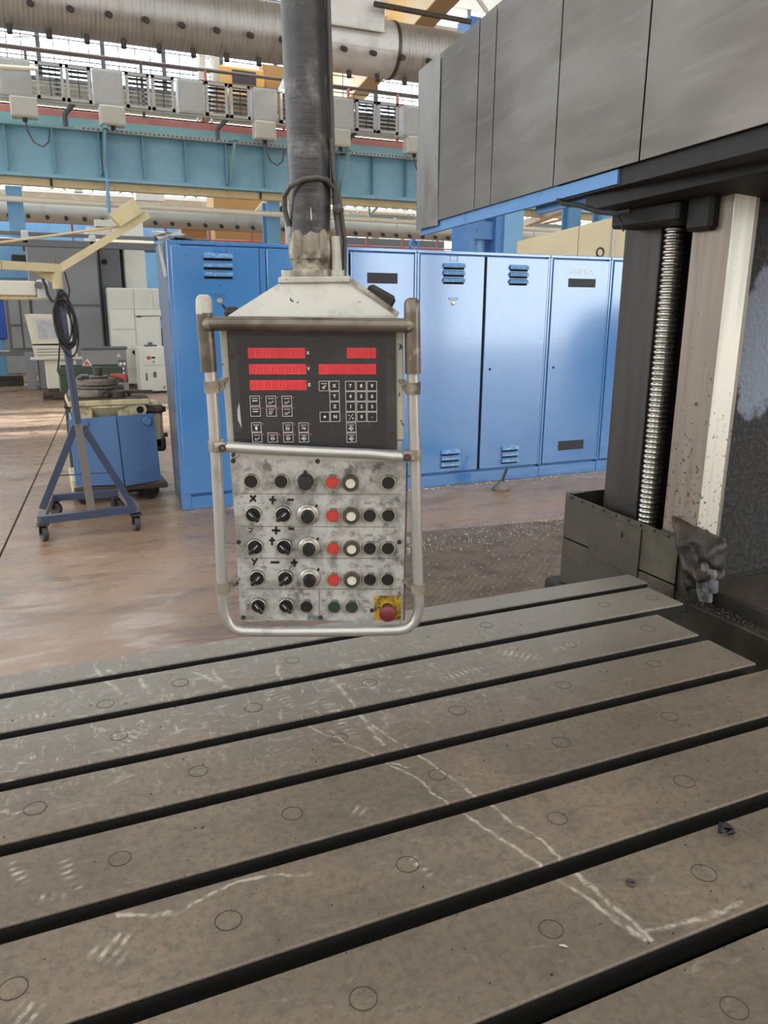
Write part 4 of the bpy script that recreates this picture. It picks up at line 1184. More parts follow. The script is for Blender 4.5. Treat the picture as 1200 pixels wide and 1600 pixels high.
# housing (upper and lower box) and hood
part('housing', MB().box((HW0, 0.0, 0.062), (HW1, DEP, 0.262), 0.004), M_CREAM, cp)
part('lower_housing', MB().box((HW0 + 0.002, 0.0, -0.284), (HW1 - 0.004, DEP, 0.062), 0.004), M_CREAM, cp)
b0 = [(-0.148, -0.002, 0.262), (0.15, -0.002, 0.262), (0.15, DEP, 0.262), (-0.148, DEP, 0.262)]
b1 = [(-0.140, 0.0, 0.283), (0.143, 0.0, 0.279), (0.143, DEP, 0.279), (-0.140, DEP, 0.283)]
b2 = [(-0.052, 0.03, 0.335), (0.062, 0.03, 0.333), (0.062, DEP - .02, 0.333), (-0.052, DEP - .02, 0.335)]
part('hood', MB().hexa(b0, b1).hexa(b1, b2), M_HOOD, cp, angle=20)
part('hood_top_plate', MB().box((-0.056, 0.024, 0.333), (0.066, DEP - .01, 0.343), 0.002), M_HOOD, cp)
part('hood_rib', MB().bar((0.145, 0.0, 0.281), (0.068, 0.026, 0.336), 0.006, 0.006), M_CLAMP, cp)
# black membrane panel
pc = [(-0.1441, 0.2577), (0.1408, 0.2513), (0.1416, 0.0474), (-0.1447, 0.0651)]
part('display_panel', MB().hexa(P(0.0, *pc), P(0.0035, *pc)), M_PANEL2, cp)
pc2 = [(-0.1284, 0.2522), (0.1222, 0.2494), (0.1233, 0.0502), (-0.1302, 0.0648)]
part('membrane', MB().hexa(P(0.0035, *pc2), P(0.0042, *pc2)), M_PANEL, cp)
wr = [(-0.1309, 0.1373), (-0.1351, 0.124), (-0.1352, 0.1071), (-0.1295, 0.0922), (-0.1303, 0.1126), (-0.1305, 0.1261)]
part('worn_patch', MB().prism([(u, v) for u, v in wr], 0.0036, 0.0046, FRONT), M_HOOD, cp)
scr = MB().lathe([(0, 0.0025), (0.0022, 0.0025), (0.0024, 0.001), (0.0042, 0.0012), (0.0046, 0)], 14).mesh('panel_screw', M_BOLT)
for uv in ((-0.0027, 0.245), (-0.1386, 0.2151), (-0.1255, 0.216), (0.1185, 0.2109), (0.1328, 0.2106), (-0.1381, 0.0799), (-0.1259, 0.0796), (0.1179, 0.0746), (0.1315, 0.0743)):
    link('panel_screw', scr, cp, T(uv[0], -0.004, uv[1]) @ FRONT)
# red displays with unlit seven-segment digits
def seg_digit(w, h):
    mb = MB(); b = w * 0.13
    def hb(x0, x1, z): mb.prism([(x0, z), (x0 + b / 2, z + b / 2), (x1 - b / 2, z + b / 2), (x1, z), (x1 - b / 2, z - b / 2), (x0 + b / 2, z - b / 2)], 0, 0.0004)
    def vb(x, z0, z1): mb.prism([(x, z0), (x + b / 2, z0 + b / 2), (x + b / 2, z1 - b / 2), (x, z1), (x - b / 2, z1 - b / 2), (x - b / 2, z0 + b / 2)], 0, 0.0004)
    for z in (-h / 2, 0, h / 2): hb(-w / 2, w / 2, z)
    for x in (-w / 2, w / 2):
        vb(x, -h / 2, 0); vb(x, 0, h / 2)
    return mb.mesh('display_digit', M_SEG, 0)
dig = seg_digit(0.0062, 0.0098)
for (q0, q1, q2, q3), n in ((((-0.1102, 0.2296), (-0.0137, 0.2283), (-0.0141, 0.2111), (-0.1106, 0.2125)), 8),
                            (((-0.1102, 0.2025), (-0.0132, 0.2011), (-0.0134, 0.1837), (-0.1104, 0.1854)), 8),
                            (((-0.1103, 0.1753), (-0.0133, 0.1738), (-0.0137, 0.1568), (-0.1106, 0.1585)), 8),
                            (((0.057, 0.227), (0.1064, 0.2262), (0.1064, 0.2091), (0.0571, 0.2099)), 4),
                            (((0.0086, 0.2005), (0.1062, 0.1991), (0.1063, 0.1816), (0.0084, 0.1833)), 8)):
    d = part('red_display', MB().hexa(P(0.004, q0, q1, q2, q3), P(0.0052, q0, q1, q2, q3)), M_RED, cp)
    for k in range(n):
        f = (k + 0.5) / n
        u = q0[0] + (q1[0] - q0[0]) * f; v = (q0[1] + q3[1]) / 2 + (q1[1] - q0[1]) * f
        link('digit', dig, d, T(u, -0.0052, v) @ FRONT @ Matrix.Shear('XY', 4, (0.1, 0)))
def label_at(s, uv, size, parent=cp, n=0.0044, m=None, bold=0.0, name='printed_letter'):
    me = text_mesh(s, size, m or M_WHITE, 0.00025, bold)
    return link(name, me, parent, T(uv[0], -n, uv[1]) @ FRONT)
for s, uv in (('X', (-0.0092, 0.2196)), ('Y', (-0.0092, 0.1926)), ('Z', (-0.0092, 0.1655))):
    label_at(s, uv, 0.0062, bold=0.0004)
    link('indicator_dot', MB().box((-0.0012, -0.0005, -0.0005), (0.0012, 0, 0.0005)).mesh('indicator_dot', M_RED), cp, T(uv[0], -0.0043, uv[1] + 0.0058))
# keys
KS = 0.0168
def key_mesh(w):
    mb = MB(); h = w / 2; t = 0.0007
    for a, b in (((-h, h - t), (h, h)), ((-h, -h), (h, -h + t)), ((-h, -h + t), (-h + t, h - t)), ((h - t, -h + t), (h, h - t))):
        mb.box((a[0], a[1], 0), (b[0], b[1], 0.0005))
    return mb.mesh('key', M_WHITE, 0)
keyf = key_mesh(0.0171)
keyb = MB().box((-0.0076, -0.0076, -0.0002), (0.0076, 0.0076, 0.0004)).mesh('key_foil', M_KEY, 0)
def icon(kind):
    mb = MB()
    def ln(a, b, w=0.0009): mb.bar((a[0], a[1], 0.0003), (b[0], b[1], 0.0003), w, 0.0003, (0, 0, 1))
    if kind.startswith('w'):            # a small printed word on top
        x = -0.0048
        for k in range(5):
            ln((x, 0.0042), (x + 0.0013, 0.0042), 0.0015); x += 0.0021
    r = kind[-1]
    if r == 'a':
        ln((-0.003, -0.0008), (-0.003, -0.0045)); ln((-0.0045, -0.0045), (0.001, -0.0045)); ln((-0.001, -0.002), (0.0035, -0.002)); ln((0.0035, -0.002), (0.0035, 0.0006))
    elif r == 'b':
        ln((-0.0035, 0.0005), (0.003, 0.0005)); ln((-0.0035, 0.0005), (-0.0035, -0.0045)); ln((-0.0035, -0.0045), (0.0005, -0.0045)); ln((-0.002, -0.002), (0.002, -0.002))
    elif r == 'c':                      # diamond with arrow
        for a, b in (((0, 0.002), (0.004, -0.0018)), ((0.004, -0.0018), (0, -0.0056)), ((0, -0.0056), (-0.004, -0.0018)), ((-0.004, -0.0018), (0, 0.002))): ln(a, b)
        ln((-0.005, -0.0018), (0.001, -0.0018)); ln((0.001, -0.0018), (-0.0005, -0.0004)); ln((0.001, -0.0018), (-0.0005, -0.0032))
    elif r == 'd':
        ln((-0.003, 0.0006), (0.0015, 0.0006)); ln((0.0015, 0.0006), (0.0032, -0.0018)); ln((0.0032, -0.0018), (0.0015, -0.0042)); ln((0.0015, -0.0042), (-0.003, -0.0042)); ln((-0.003, -0.0018), (0.0015, -0.0018)); ln((-0.003, 0.0006), (-0.003, -0.0042))
    elif r == 'e':
        ln((-0.0045, 0), (0.0045, 0), 0.0016)
    elif r == 'f':
        mb.prism([(0.0022 * math.cos(a * PI / 5), -0.0015 + 0.0036 * math.sin(a * PI / 5)) for a in range(10)], 0, 0.0004)
    elif r == 'g':
        ln((-0.0035, 0.0005), (0.001, 0.0005)); ln((0.001, 0.0005), (0.001, -0.004)); ln((-0.0035, -0.002), (0.003, -0.002)); ln((0.0032, 0.0005), (0.0032, -0.004))
    elif r == 'h':
        ln((-0.003, -0.004), (0.0015, 0.0005)); ln((-0.0014, -0.0046), (0.003, -0.0006)); ln((-0.0035, -0.0012), (0.0008, -0.0046)); ln((0.0008, 0.001), (0.0036, 0.001))
    elif r == 's':                      # -/+
        ln((-0.0035, -0.005), (0.0035, 0.005), 0.0007); ln((-0.005, 0.0026), (-0.0016, 0.0026)); ln((0.0018, -0.0026), (0.005, -0.0026)); ln((0.0034, -0.001), (0.0034, -0.0042))
    elif r == 'o':
        mb.prism([(0.0022 * math.cos(a * PI / 6), 0.0022 * math.sin(a * PI / 6)) for a in range(12)], 0, 0.0004)
    elif r == 'p':
        mb.prism([(0.0009 * math.cos(a * PI / 4), -0.0008 + 0.0009 * math.sin(a * PI / 4)) for a in range(8)], 0, 0.0004)
    elif r == 'n':
        mb.box((-0.003, -0.003, 0), (0.003, 0.003, 0.0004)); 
    return mb.mesh('key_symbol', M_WHITE, 0)
icons = {}
def key(uv, legend):
    k = link('key', keyf, cp, T(uv[0], -0.0042, uv[1]) @ FRONT)
    link('key_foil', keyb, k)
    if len(legend) == 1:
        link('key_symbol', text_mesh(legend, 0.0082, M_WHITE, 0.0003, 0.0002), k, T(0, 0, 0.0006))
    else:
        if legend not in icons: icons[legend] = icon(legend)
        link('key_symbol', icons[legend], k, T(0, 0, 0.0005))
for uv, s in (((0.0614, 0.1623), '7'), ((0.0802, 0.1619), '8'), ((0.0987, 0.1616), '9'), ((0.0612, 0.1444), '4'), ((0.0799, 0.144), '5'), ((0.0986, 0.1437), '6'),
              ((0.0612, 0.1264), '1'), ((0.08, 0.126), '2'), ((0.0984, 0.1256), '3'), ((0.0611, 0.1085), 'xs'), ((0.0798, 0.1082), '0'), ((0.0981, 0.1078), 'xp'),
              ((0.016, 0.1631), 'wh'), ((0.0337, 0.1629), 'X'), ((0.0337, 0.145), 'Y'), ((0.0337, 0.127), 'Z'), ((0.0157, 0.1094), 'xo'), ((0.0338, 0.1091), 'N'),
              ((0.0612, 0.0898), 'wc'), ((0.0613, 0.0716), 'wc'),
              ((-0.1038, 0.1397), 'we'), ((-0.0762, 0.1391), 'wa'), ((-0.0489, 0.1386), 'wa'), ((-0.1039, 0.1211), 'we'), ((-0.0764, 0.1206), 'wb'), ((-0.0491, 0.12), 'wa'),
              ((-0.1042, 0.0934), 'wf'), ((-0.0494, 0.092), 'wd'), ((-0.0221, 0.0914), 'wg'), ((-0.1038, 0.0754), 'wa'), ((-0.0767, 0.0747), 'wd'), ((-0.0494, 0.0742), 'wd'), ((-0.0221, 0.0736), 'wc')):
    key(uv, s)
dot = MB().box((-0.001, -0.0004, -0.001), (0.001, 0, 0.001)).mesh('indicator_dot', M_RED, 0)
for uv in ((-0.0918, 0.1449), (-0.0646, 0.1446), (-0.0374, 0.1442), (-0.0918, 0.1265), (-0.0647, 0.1262), (-0.0375, 0.1258), (-0.0923, 0.0991), (-0.0377, 0.0978), (-0.0104, 0.0971), (-0.0923, 0.0809), (-0.0649, 0.0802), (-0.0377, 0.0795), (-0.0103, 0.079)):
    link('indicator_dot', dot, cp, T(uv[0], -0.0044, uv[1]))
# lower button plate
pl = [(-0.1523, 0.0375), (0.1575, 0.0236), (0.1503, -0.2864), (-0.1571, -0.2754)]
part('button_plate', MB().hexa(P(0.0, *pl), P(0.003, *pl)), M_ALU, cp)
part('side_edge', MB().hexa(P(0.001, (0.158, 0.0236), (0.1609, 0.0236), (0.154, -0.2859), (0.1509, -0.2858)), P(0.0022, (0.158, 0.0236), (0.1609, 0.0236), (0.154, -0.2859), (0.1509, -0.2858))), M_ENG, cp)
for uv in ((-0.1487, 0.0334), (-0, 0.0295), (0.1445, -0.127), (-0.1495, -0.1191), (-0.1508, -0.2702), (-0.0055, -0.2748), (0.1418, -0.2794), (0.092, -0.2632)):
    link('plate_screw', scr, cp, T(uv[0], -0.003, uv[1]) @ FRONT)
for a, b in (((-0.1409, -0.0271), (0.1381, -0.035)), ((-0.1428, -0.0887), (0.1376, -0.0972)), ((-0.1434, -0.1504), (0.1384, -0.1589)), ((-0.1427, -0.2118), (0.1379, -0.2208)), ((-0.0065, -0.2227), (-0.0081, -0.2714))):
    part('engraved_line', MB().bar((a[0], -0.0031, a[1]), (b[0], -0.0031, b[1]), 0.0011, 0.0005, (0, 1, 0)), M_ENG, cp, angle=0)

bez = MB().lathe([(0.0105, 0.0), (0.0140, 0.0), (0.0146, 0.002), (0.0143, 0.0065), (0.0132, 0.0085), (0.0118, 0.0085), (0.0112, 0.005), (0.0105, 0.004)], 28).mesh('push_button', M_RING)
bezd = MB().lathe([(0.0095, 0.0), (0.0146, 0.0), (0.0152, 0.002), (0.0150, 0.012), (0.0138, 0.0145), (0.0110, 0.0145), (0.0100, 0.010), (0.0098, 0.005)], 28).mesh('push_button', M_COLLAR)
def cap(m, r, h): return MB().lathe([(0, h), (r * 0.9, h), (r, h - 0.0012), (r, 0)], 24).mesh('button_cap', m)
capk, capr, capg, capw = cap(M_BLK, 0.0116, 0.0070), cap(M_BRED, 0.0116, 0.0075), cap(M_BGRN, 0.0116, 0.0070), cap(M_BWHT, 0.0098, 0.0110)
ring2 = MB().lathe([(0.0096, 0.0), (0.0112, 0.0), (0.0112, 0.0135), (0.0098, 0.0135)], 24).mesh('cap_ring', M_BLK)
def button(uv, c, b=bez, label=None):
    o = link('push_button', b, cp, T(uv[0], -0.003, uv[1]) @ FRONT)
    if label: o['label'] = label
    k = link('button_cap', c, o)
    if b is bezd: link('cap_ring', ring2, o)
    return o
for uv in ((-0.1188, -0.0032), (-0.0659, -0.0044), (0.125, -0.0112)): button(uv, capk)
for uv in ((0.0905, -0.0722), (0.1244, -0.073), (0.0896, -0.1356), (0.1232, -0.1365), (0.089, -0.1975), (0.1219, -0.1985), (-0.031, -0.2488)): button(uv, capk)
for uv in ((0.0249, -0.0077), (0.0241, -0.0705), (0.0228, -0.1338), (0.0216, -0.1956)): button(uv, capr, label='red push button')
for uv in ((0.0574, -0.0097), (0.057, -0.0713), (0.0562, -0.1347), (0.0551, -0.1965)): button(uv, capw, bezd, 'white push button in a dark collar')
for uv in ((0.0208, -0.2511), (0.0538, -0.2521)): button(uv, capg, label='dark green push button')
# selector switches
selb = MB().lathe([(0, 0.006), (0.0112, 0.006), (0.0125, 0.0045), (0.0128, 0.003), (0.0145, 0.0025), (0.0145, 0)], 28).mesh('selector_switch', M_BLK)
selr = MB().lathe([(0.0128, 0.0062), (0.0140, 0.0055), (0.0143, 0.0)], 28).mesh('selector_ring', M_RING)
selh = MB().box((-0.0035, -0.0148, 0.0055), (0.0035, 0.0095, 0.0165), 0.0018).mesh('selector_handle', M_BLK)
sell = MB().box((-0.0005, -0.001, 0.0164), (0.0005, 0.0085, 0.0168)).mesh('pointer_line', M_WHITE)
def selector(uv, deg):
    o = link('selector_switch', selb, cp, T(uv[0], -0.003, uv[1]) @ FRONT)
    link('selector_ring', selr, o)
    link('selector_handle', selh, o, R(math.radians(deg), 'Z'))
    link('pointer_line', sell, o, R(math.radians(deg), 'Z'))
for uv, d in (((-0.1193, -0.0651), 40), ((-0.0656, -0.0664), -48), ((-0.1197, -0.1274), -42), ((-0.0671, -0.1288), 40), ((-0.1199, -0.1889), -42), ((-0.0678, -0.1904), -42), ((-0.1209, -0.2447), 32), ((-0.0688, -0.2463), 38)):
    selector(uv, d)
# row-one pointer knob
o = link('rotary_knob', MB().lathe([(0, 0.020), (0.0105, 0.020), (0.0125, 0.018), (0.0140, 0.004), (0.0145, 0)], 24).mesh('rotary_knob', M_BLKR), cp, T(*[((-0.0226, -0.006))[0], -0.003, ((-0.0226, -0.006))[1]]) @ FRONT)
link('pointer', MB().prism([(-0.007, 0.008), (0.007, 0.008), (0.0022, 0.0195), (-0.0022, 0.0195)], 0.0, 0.012).mesh('pointer', M_BLKR), o)
part('dial_mark_ring', MB().lathe([(0.0205, 0.0), (0.0205, 0.0004), (0.0210, 0.0004), (0.0210, 0.0)], 32, T(((-0.0226, -0.006))[0], -0.003, ((-0.0226, -0.006))[1]) @ FRONT), M_ENG, cp)
# big dials
dial = MB().lathe([(0.0115, 0.011), (0.0125, 0.0125), (0.0155, 0.0115), (0.0165, 0.0095), (0.0195, 0.008), (0.0207, 0.005), (0.0207, 0)], 32).mesh('speed_dial', M_RING)
dkn = MB().lathe([(0, 0.026), (0.0095, 0.026), (0.0106, 0.0245), (0.0122, 0.011), (0.0122, 0.008)], 22).mesh('dial_knob', M_BLK)
dsc = MB()
for k in range(9):
    a = math.radians(50 + k * 10)
    dsc.box((-0.0009, -0.0003, 0), (0.0009, 0.0003, 0.0004), 0, R(a - PI / 2, 'Z') @ T(0, 0.0175, 0.0092) @ R(-0.5, 'X'))
dsc = dsc.mesh('dial_scale', M_BLK, 0)
ddt = MB().lathe([(0, 0.004), (0.002, 0.004), (0.0025, 0)], 10, T(0.0165, 0.0155, 0)).mesh('stop_pin', M_BLK)
for uv in ((-0.0211, -0.0682), (-0.0214, -0.1311), (-0.0227, -0.1921)):
    o = link('speed_dial', dial, cp, T(uv[0], -0.003, uv[1]) @ FRONT)
    link('dial_knob', dkn, o); link('dial_scale', dsc, o); link('stop_pin', ddt, o)
# emergency stop
q = [(0.0967, -0.2323), (0.1475, -0.2345), (0.1467, -0.2843), (0.0963, -0.282)]
part('emergency_plate', MB().hexa(P(0.003, *q), P(0.0042, *q)), M_YEL, cp)
uv = (0.121, -0.2594)
o = link('emergency_stop', MB().lathe([(0, 0.030), (0.010, 0.0295), (0.0155, 0.026), (0.0165, 0.022), (0.015, 0.018), (0.010, 0.016)], 28).mesh('emergency_stop', M_ESTOP), cp, T(uv[0], -0.0042, uv[1]) @ FRONT)
o['label'] = 'red mushroom emergency stop'
link('stem', MB().lathe([(0.010, 0.017), (0.0112, 0.0)], 20).mesh('stem', M_BLK), o)
# engraved legends and marker pen signs
for s, uv in (('X', (-0.1445, -0.0457)), ('Y', (-0.1471, -0.1092)), ('Z', (-0.1495, -0.1708)), ('W', (-0.1486, -0.2282))):
    label_at(s, uv, 0.0072, n=0.003, m=M_ENG, name='engraved_letter')
def strokes(name, segs, m, w, n=0.0031):
    mb = MB()
    for a, b in segs: mb.bar((a[0], -n, a[1]), (b[0], -n, b[1]), w, 0.0004, (0, 1, 0))
    return part(name, mb, m, cp, angle=0)
strokes('marker_cross', [((-0.1228, -0.0305), (-0.1133, -0.0422)), ((-0.1126, -0.0308), (-0.1242, -0.0425))], M_INK, 0.0041)
strokes('marker_plus', [((-0.0895, -0.0392), (-0.0764, -0.0407)), ((-0.0823, -0.0327), (-0.0837, -0.0471))], M_INK, 0.0043)
strokes('marker_minus', [((-0.0574, -0.0403), (-0.0454, -0.0411))], M_INK, 0.0049)
strokes('marker_query', [((-0.1303, -0.0924), (-0.1234, -0.0932)), ((-0.1234, -0.0932), (-0.1242, -0.0975)), ((-0.1242, -0.0975), (-0.1297, -0.101))], M_INK, 0.0022)
strokes('marker_plus', [((-0.0882, -0.0978), (-0.0725, -0.0988)), ((-0.0796, -0.0894), (-0.0808, -0.106))], M_INK, 0.0046)
strokes('marker_minus', [((-0.0578, -0.0949), (-0.0474, -0.0964))], M_INK, 0.0054)
strokes('marker_arrow', [((-0.0892, -0.127), (-0.088, -0.1108)), ((-0.0939, -0.1169), (-0.0828, -0.1172))], M_INK, 0.0041)
strokes('marker_letter', [((-0.1277, -0.1524), (-0.1228, -0.1588)), ((-0.1176, -0.1514), (-0.1261, -0.1651))], M_INK, 0.0035)
strokes('marker_minus', [((-0.094, -0.1603), (-0.0775, -0.1607))], M_INK, 0.0049)
strokes('marker_plus', [((-0.0569, -0.1619), (-0.0439, -0.1617)), ((-0.0501, -0.1551), (-0.0496, -0.1698))], M_INK, 0.0049)
# small engraved button pictograms
def picto(kind, uv):
    segs = []
    u, v = uv
    if kind in ('stop', 'start'):
        n = 12; r = 0.0046
        pts = [(u + r * math.cos(2 * PI * k / n), v + r * math.sin(2 * PI * k / n)) for k in range(n)]
        segs = [(pts[k], pts[(k + 1) % n]) for k in range(n)]
        if kind == 'start': segs.append(((u, v - 0.0025), (u, v + 0.0025)))
        else: segs.append(((u - 0.002, v + 0.001), (u + 0.002, v + 0.001)))
    elif kind == 'zig':
        x = -0.0065; s = 1
        for k in range(8):
            segs.append(((u + x, v - 0.0025 * s), (u + x + 0.0016, v + 0.0025 * s))); x += 0.0016; s = -s
    elif kind == 'wave':
        pts = [(-.0075, -.002), (-.004, -.002), (-.003, .002), (-.001, .002), (0, -.001), (.001, .0025), (.003, .002), (.004, -.0025), (.0075, .002)]
        segs = [((u + a[0], v + a[1]), (u + b[0], v + b[1])) for a, b in zip(pts, pts[1:])]
    elif kind == 'dash':
        segs = [((u - 0.006, v), (u - 0.002, v)), ((u + 0.0005, v), (u + 0.006, v))]
    strokes('engraved_sign', segs, M_ENG, 0.0008)
for kd, uv in (('stop', (0.0245, 0.0154)), ('start', (0.0582, 0.0147)), ('start', (0.1252, 0.0131)),
               ('stop', (0.0249, -0.0456)), ('start', (0.0584, -0.0467)), ('zig', (0.088, -0.0501)), ('wave', (0.1228, -0.051)),
               ('stop', (0.0241, -0.1075)), ('start', (0.0569, -0.1084)), ('zig', (0.0892, -0.1118)), ('wave', (0.1222, -0.112)),
               ('stop', (0.0227, -0.1693)), ('start', (0.056, -0.1702)), ('zig', (0.0887, -0.1731)), ('wave', (0.1215, -0.174)),
               ('zig', (-0.0307, -0.2259)), ('dash', (-0.1295, -0.0448)), ('dash', (-0.1043, -0.0454)), ('dash', (-0.1286, -0.1029)), ('dash', (-0.1044, -0.1066)), ('dash', (-0.1281, -0.1682)), ('dash', (-0.1081, -0.1688)), ('dash', (-0.1305, -0.2255)), ('dash', (-0.1067, -0.2262))):
    picto(kd, uv)

# guard tubes
TN = 0.02
def PT(n, *uv): return [(u, -n, v) for u, v in uv]
low = [(-0.1732, 0.1988), (-0.1734, 0.1283), (-0.1749, 0.0384), (-0.1783, -0.0794), (-0.182, -0.1909), (-0.1831, -0.2292), (-0.1819, -0.2526), (-0.1762, -0.2724), (-0.1664, -0.2846), (-0.1525, -0.2903),
       (-0.0906, -0.293), (-0.0067, -0.2953), (0.0776, -0.2971), (0.1405, -0.2971), (0.1575, -0.2937), (0.1708, -0.2821), (0.178, -0.2625), (0.1798, -0.2403),
       (0.1779, -0.1886), (0.1743, -0.0642), (0.1714, 0.0538), (0.1691, 0.1217), (0.1681, 0.193)]
part('guard_tube', MB().tube(PT(TN, *low), 0.0100, 16), M_TUBE, cp)
for uvs in ([(-0.1754, 0.2897), (-0.1756, 0.262), (-0.1754, 0.2254), (-0.1753, 0.1935)], [(0.1671, 0.2849), (0.1676, 0.2515), (0.1681, 0.2198), (0.1686, 0.1843)]):
    part('guard_sleeve', MB().tube(PT(TN, *uvs), 0.0137, 18), M_SLEEVE, cp)
for uvs, m in (([(-0.1747, 0.3182), (-0.1747, 0.3151), (-0.1749, 0.3091), (-0.1756, 0.2877)], M_CAPP), ([(0.1666, 0.3085), (0.1666, 0.3054), (0.1668, 0.2993), (0.1671, 0.2828)], M_SLEEVE)):
    part('sleeve_cap', MB().tube(PT(TN, *uvs), [0.006, 0.0108, 0.0132, 0.0137], 18), m, cp)
top = [(-0.1668, 0.2724), (-0.0906, 0.2709), (0.0144, 0.2682), (0.1583, 0.2645)]
part('top_guard_bar', MB().tube(PT(0.03, *top), 0.0118, 18), M_SLEEVE, cp)
for uv in ((-0.167, 0.272), (0.1592, 0.2651)):
    part('weld_bead', MB().lathe([(0, 0.008), (0.007, 0.006), (0.011, 0.001), (0.012, -0.006), (0, -0.008)], 14, T(uv[0], -0.034, uv[1]) @ FRONT), M_WELD, cp)
mid = [(-0.1625, 0.065), (-0.1471, 0.0652), (-0.1199, 0.0624), (-0.0486, 0.0569), (0.0286, 0.0518), (0.0952, 0.0475), (0.1309, 0.0427), (0.1532, 0.0411)]
part('middle_guard_bar', MB().tube(PT(0.03, *mid), [0.0085, 0.0098, 0.0098, 0.0093, 0.009, 0.009, 0.009, 0.0075], 16), M_TUBE, cp)
def clamp(uv, w=0.013, h=0.020, side=0):
    o = part('tube_clamp', MB().lathe([(0.0102, -h / 2), (w, -h / 2), (w, h / 2), (0.0102, h / 2)], 18, T(uv[0], -TN, uv[1])), M_CLAMP, cp)
    return o
for uv, sd in (((-0.173, 0.1677), 1), ((0.1688, 0.1593), -1), ((-0.1821, -0.1998), 1), ((0.1776, -0.213), -1)):
    clamp(uv)
    x1 = HW0 + 0.004 if sd > 0 else HW1 - 0.004
    part('clamp_strap', MB().bar((uv[0] + sd * 0.01, -TN + 0.004, uv[1]), (x1, 0.012, uv[1] + 0.004), 0.004, 0.018).bar((uv[0] + sd * 0.012, -TN + 0.001, uv[1] + 0.004), (x1 + sd * .006, 0.006, uv[1] + .012), 0.006, 0.005), M_CLAMP, cp)
for uv, sd in (((-0.1734, 0.0658), 1), ((0.1706, 0.0424), -1)):
    clamp((uv[0], uv[1]), 0.0135, 0.019)
    part('clamp_tab', MB().box((uv[0] + (0 if sd > 0 else -0.022), -0.038, uv[1] - 0.0085), (uv[0] + (0.022 if sd > 0 else 0), -0.026, uv[1] + 0.0085), 0.002), M_CLAMP, cp)
    b = part('clamp_bolt', MB().lathe([(0.0025, 0.0015), (0.003, 0.004), (0.0062, 0.004), (0.0068, 0.0)], 16, T(uv[0] + sd * 0.0135, -0.038, uv[1] - 0.001) @ FRONT), M_BOLT, cp)
for uv in ((0.1605, -0.1337), (0.1616, -0.1553)):
    part('side_gland', MB().box((uv[0] - .004, 0.02, uv[1] - .006), (uv[0] + .005, 0.03, uv[1] + .006), .002), M_CREAM, cp)

# pole, collar, hoses
PZ = 0.343; PX, PY = 0.001, 0.075
E4 = PM.inverted()
part('pole', MB().tube([(PX - 0.004, PY, 0.395), (PX - 0.002, PY, 0.42), (PX, PY, 0.47), (PX, PY, 0.9), (PX, PY, 1.5)], [0.0325, 0.0345, 0.0355, 0.0352, 0.035], 28), M_TAPE, cp)
part('pole_foot', MB().lathe([(0.0375, 0.0), (0.0375, 0.010), (0.034, 0.013), (0.036, 0.018), (0.036, 0.026), (0.031, 0.030), (0.030, 0.06)], 26, T(PX, PY, PZ)), M_CLAMP, cp)
for a in (0.9, 2.25, 3.6):
    q = (PX + 0.035 * math.cos(-a), PY + 0.035 * math.sin(-a))
    part('foot_lug', MB().tube([(q[0], q[1], PZ + 0.024), (q[0] * 1.02, q[1], PZ + 0.04), (q[0], q[1] - .001, PZ + 0.068), (q[0] * .96, q[1], PZ + 0.075)], [0.008, 0.0105, 0.0095, 0.005], 10), M_CLAMP, cp)
part('foot_collar', MB().lathe([(0.036, 0.026), (0.0395, 0.03), (0.0395, 0.06), (0.035, 0.072), (0.033, 0.075)], 8, T(PX, PY, PZ)), M_CLAMP, cp, angle=10)
part('side_bolt', MB().cyl((0.044, PY - .02, PZ), (0.041, PY - .02, PZ + 0.065), 0.0085, n=10).cyl((0.044, PY - .02, PZ), (0.044, PY - .02, PZ + .01), 0.012, n=8), M_CREAM, cp)
part('plate_bolt', MB().cyl((-0.043, PY - .03, PZ), (-0.043, PY - .03, PZ + 0.011), 0.0085, n=10), M_HOOD, cp)
hose = [(0.046, PY - 0.01, PZ + 0.0), (0.05, PY - 0.01, 0.40), (0.043, PY - 0.005, 0.45), (0.041, PY, 0.55), (0.0405, PY + .004, 0.9), (0.0405, PY + .004, 1.45)]
part('pole_cable', MB().tube(hose, 0.0045, 8), M_CABLE, cp)
part('pole_cable', MB().tube([(0.055, PY, PZ - 0.002), (0.058, PY, 0.40), (0.05, PY - .01, 0.47), (0.043, PY - 0.012, 0.50), (0.040, PY - 0.012, 0.56)], 0.004, 8), M_CABLE, cp)
loop = [(-0.036, PY - 0.01, 0.425), (-0.042, PY - .012, 0.45), (-0.041, PY - .02, 0.473), (-0.030, PY - 0.036, 0.485), (-0.008, PY - 0.0415, 0.496), (0.015, PY - 0.040, 0.499), (0.031, PY - 0.03, 0.496), (0.044, PY - .015, 0.482), (0.046, PY - .01, 0.46), (0.046, PY - .01, 0.42)]
part('wrapped_cable', MB().tube(loop, 0.0043, 8), M_CABLE, cp)
part('cable_knot', MB().tube([(0.041, PY - .02, 0.452), (0.048, PY - .022, 0.451), (0.056, PY - .02, 0.452)], [0.006, 0.009, 0.006], 8), M_CABLE, cp)
part('pole_scratch', MB().prism([(0, 0), (0.0016, 0.004), (0.0005, 0.022), (-0.0005, 0.02), (-0.0012, 0.004)], 0, 0.0008, T(0.003, PY - 0.0356, 0.432) @ FRONT), M_HOOD, cp)
# support arm over the machine that carries the pole
part('support_arm', MB().box((PX - 0.05, PY - 0.05, 1.5), (PX + 0.05, PY + 0.05, 1.6), 0.01).bar((PX, PY, 1.55), tuple(E4 @ Vector((1.72, 2.2, 2.86))), 0.09, 0.09), M_BLACKOIL, cp)
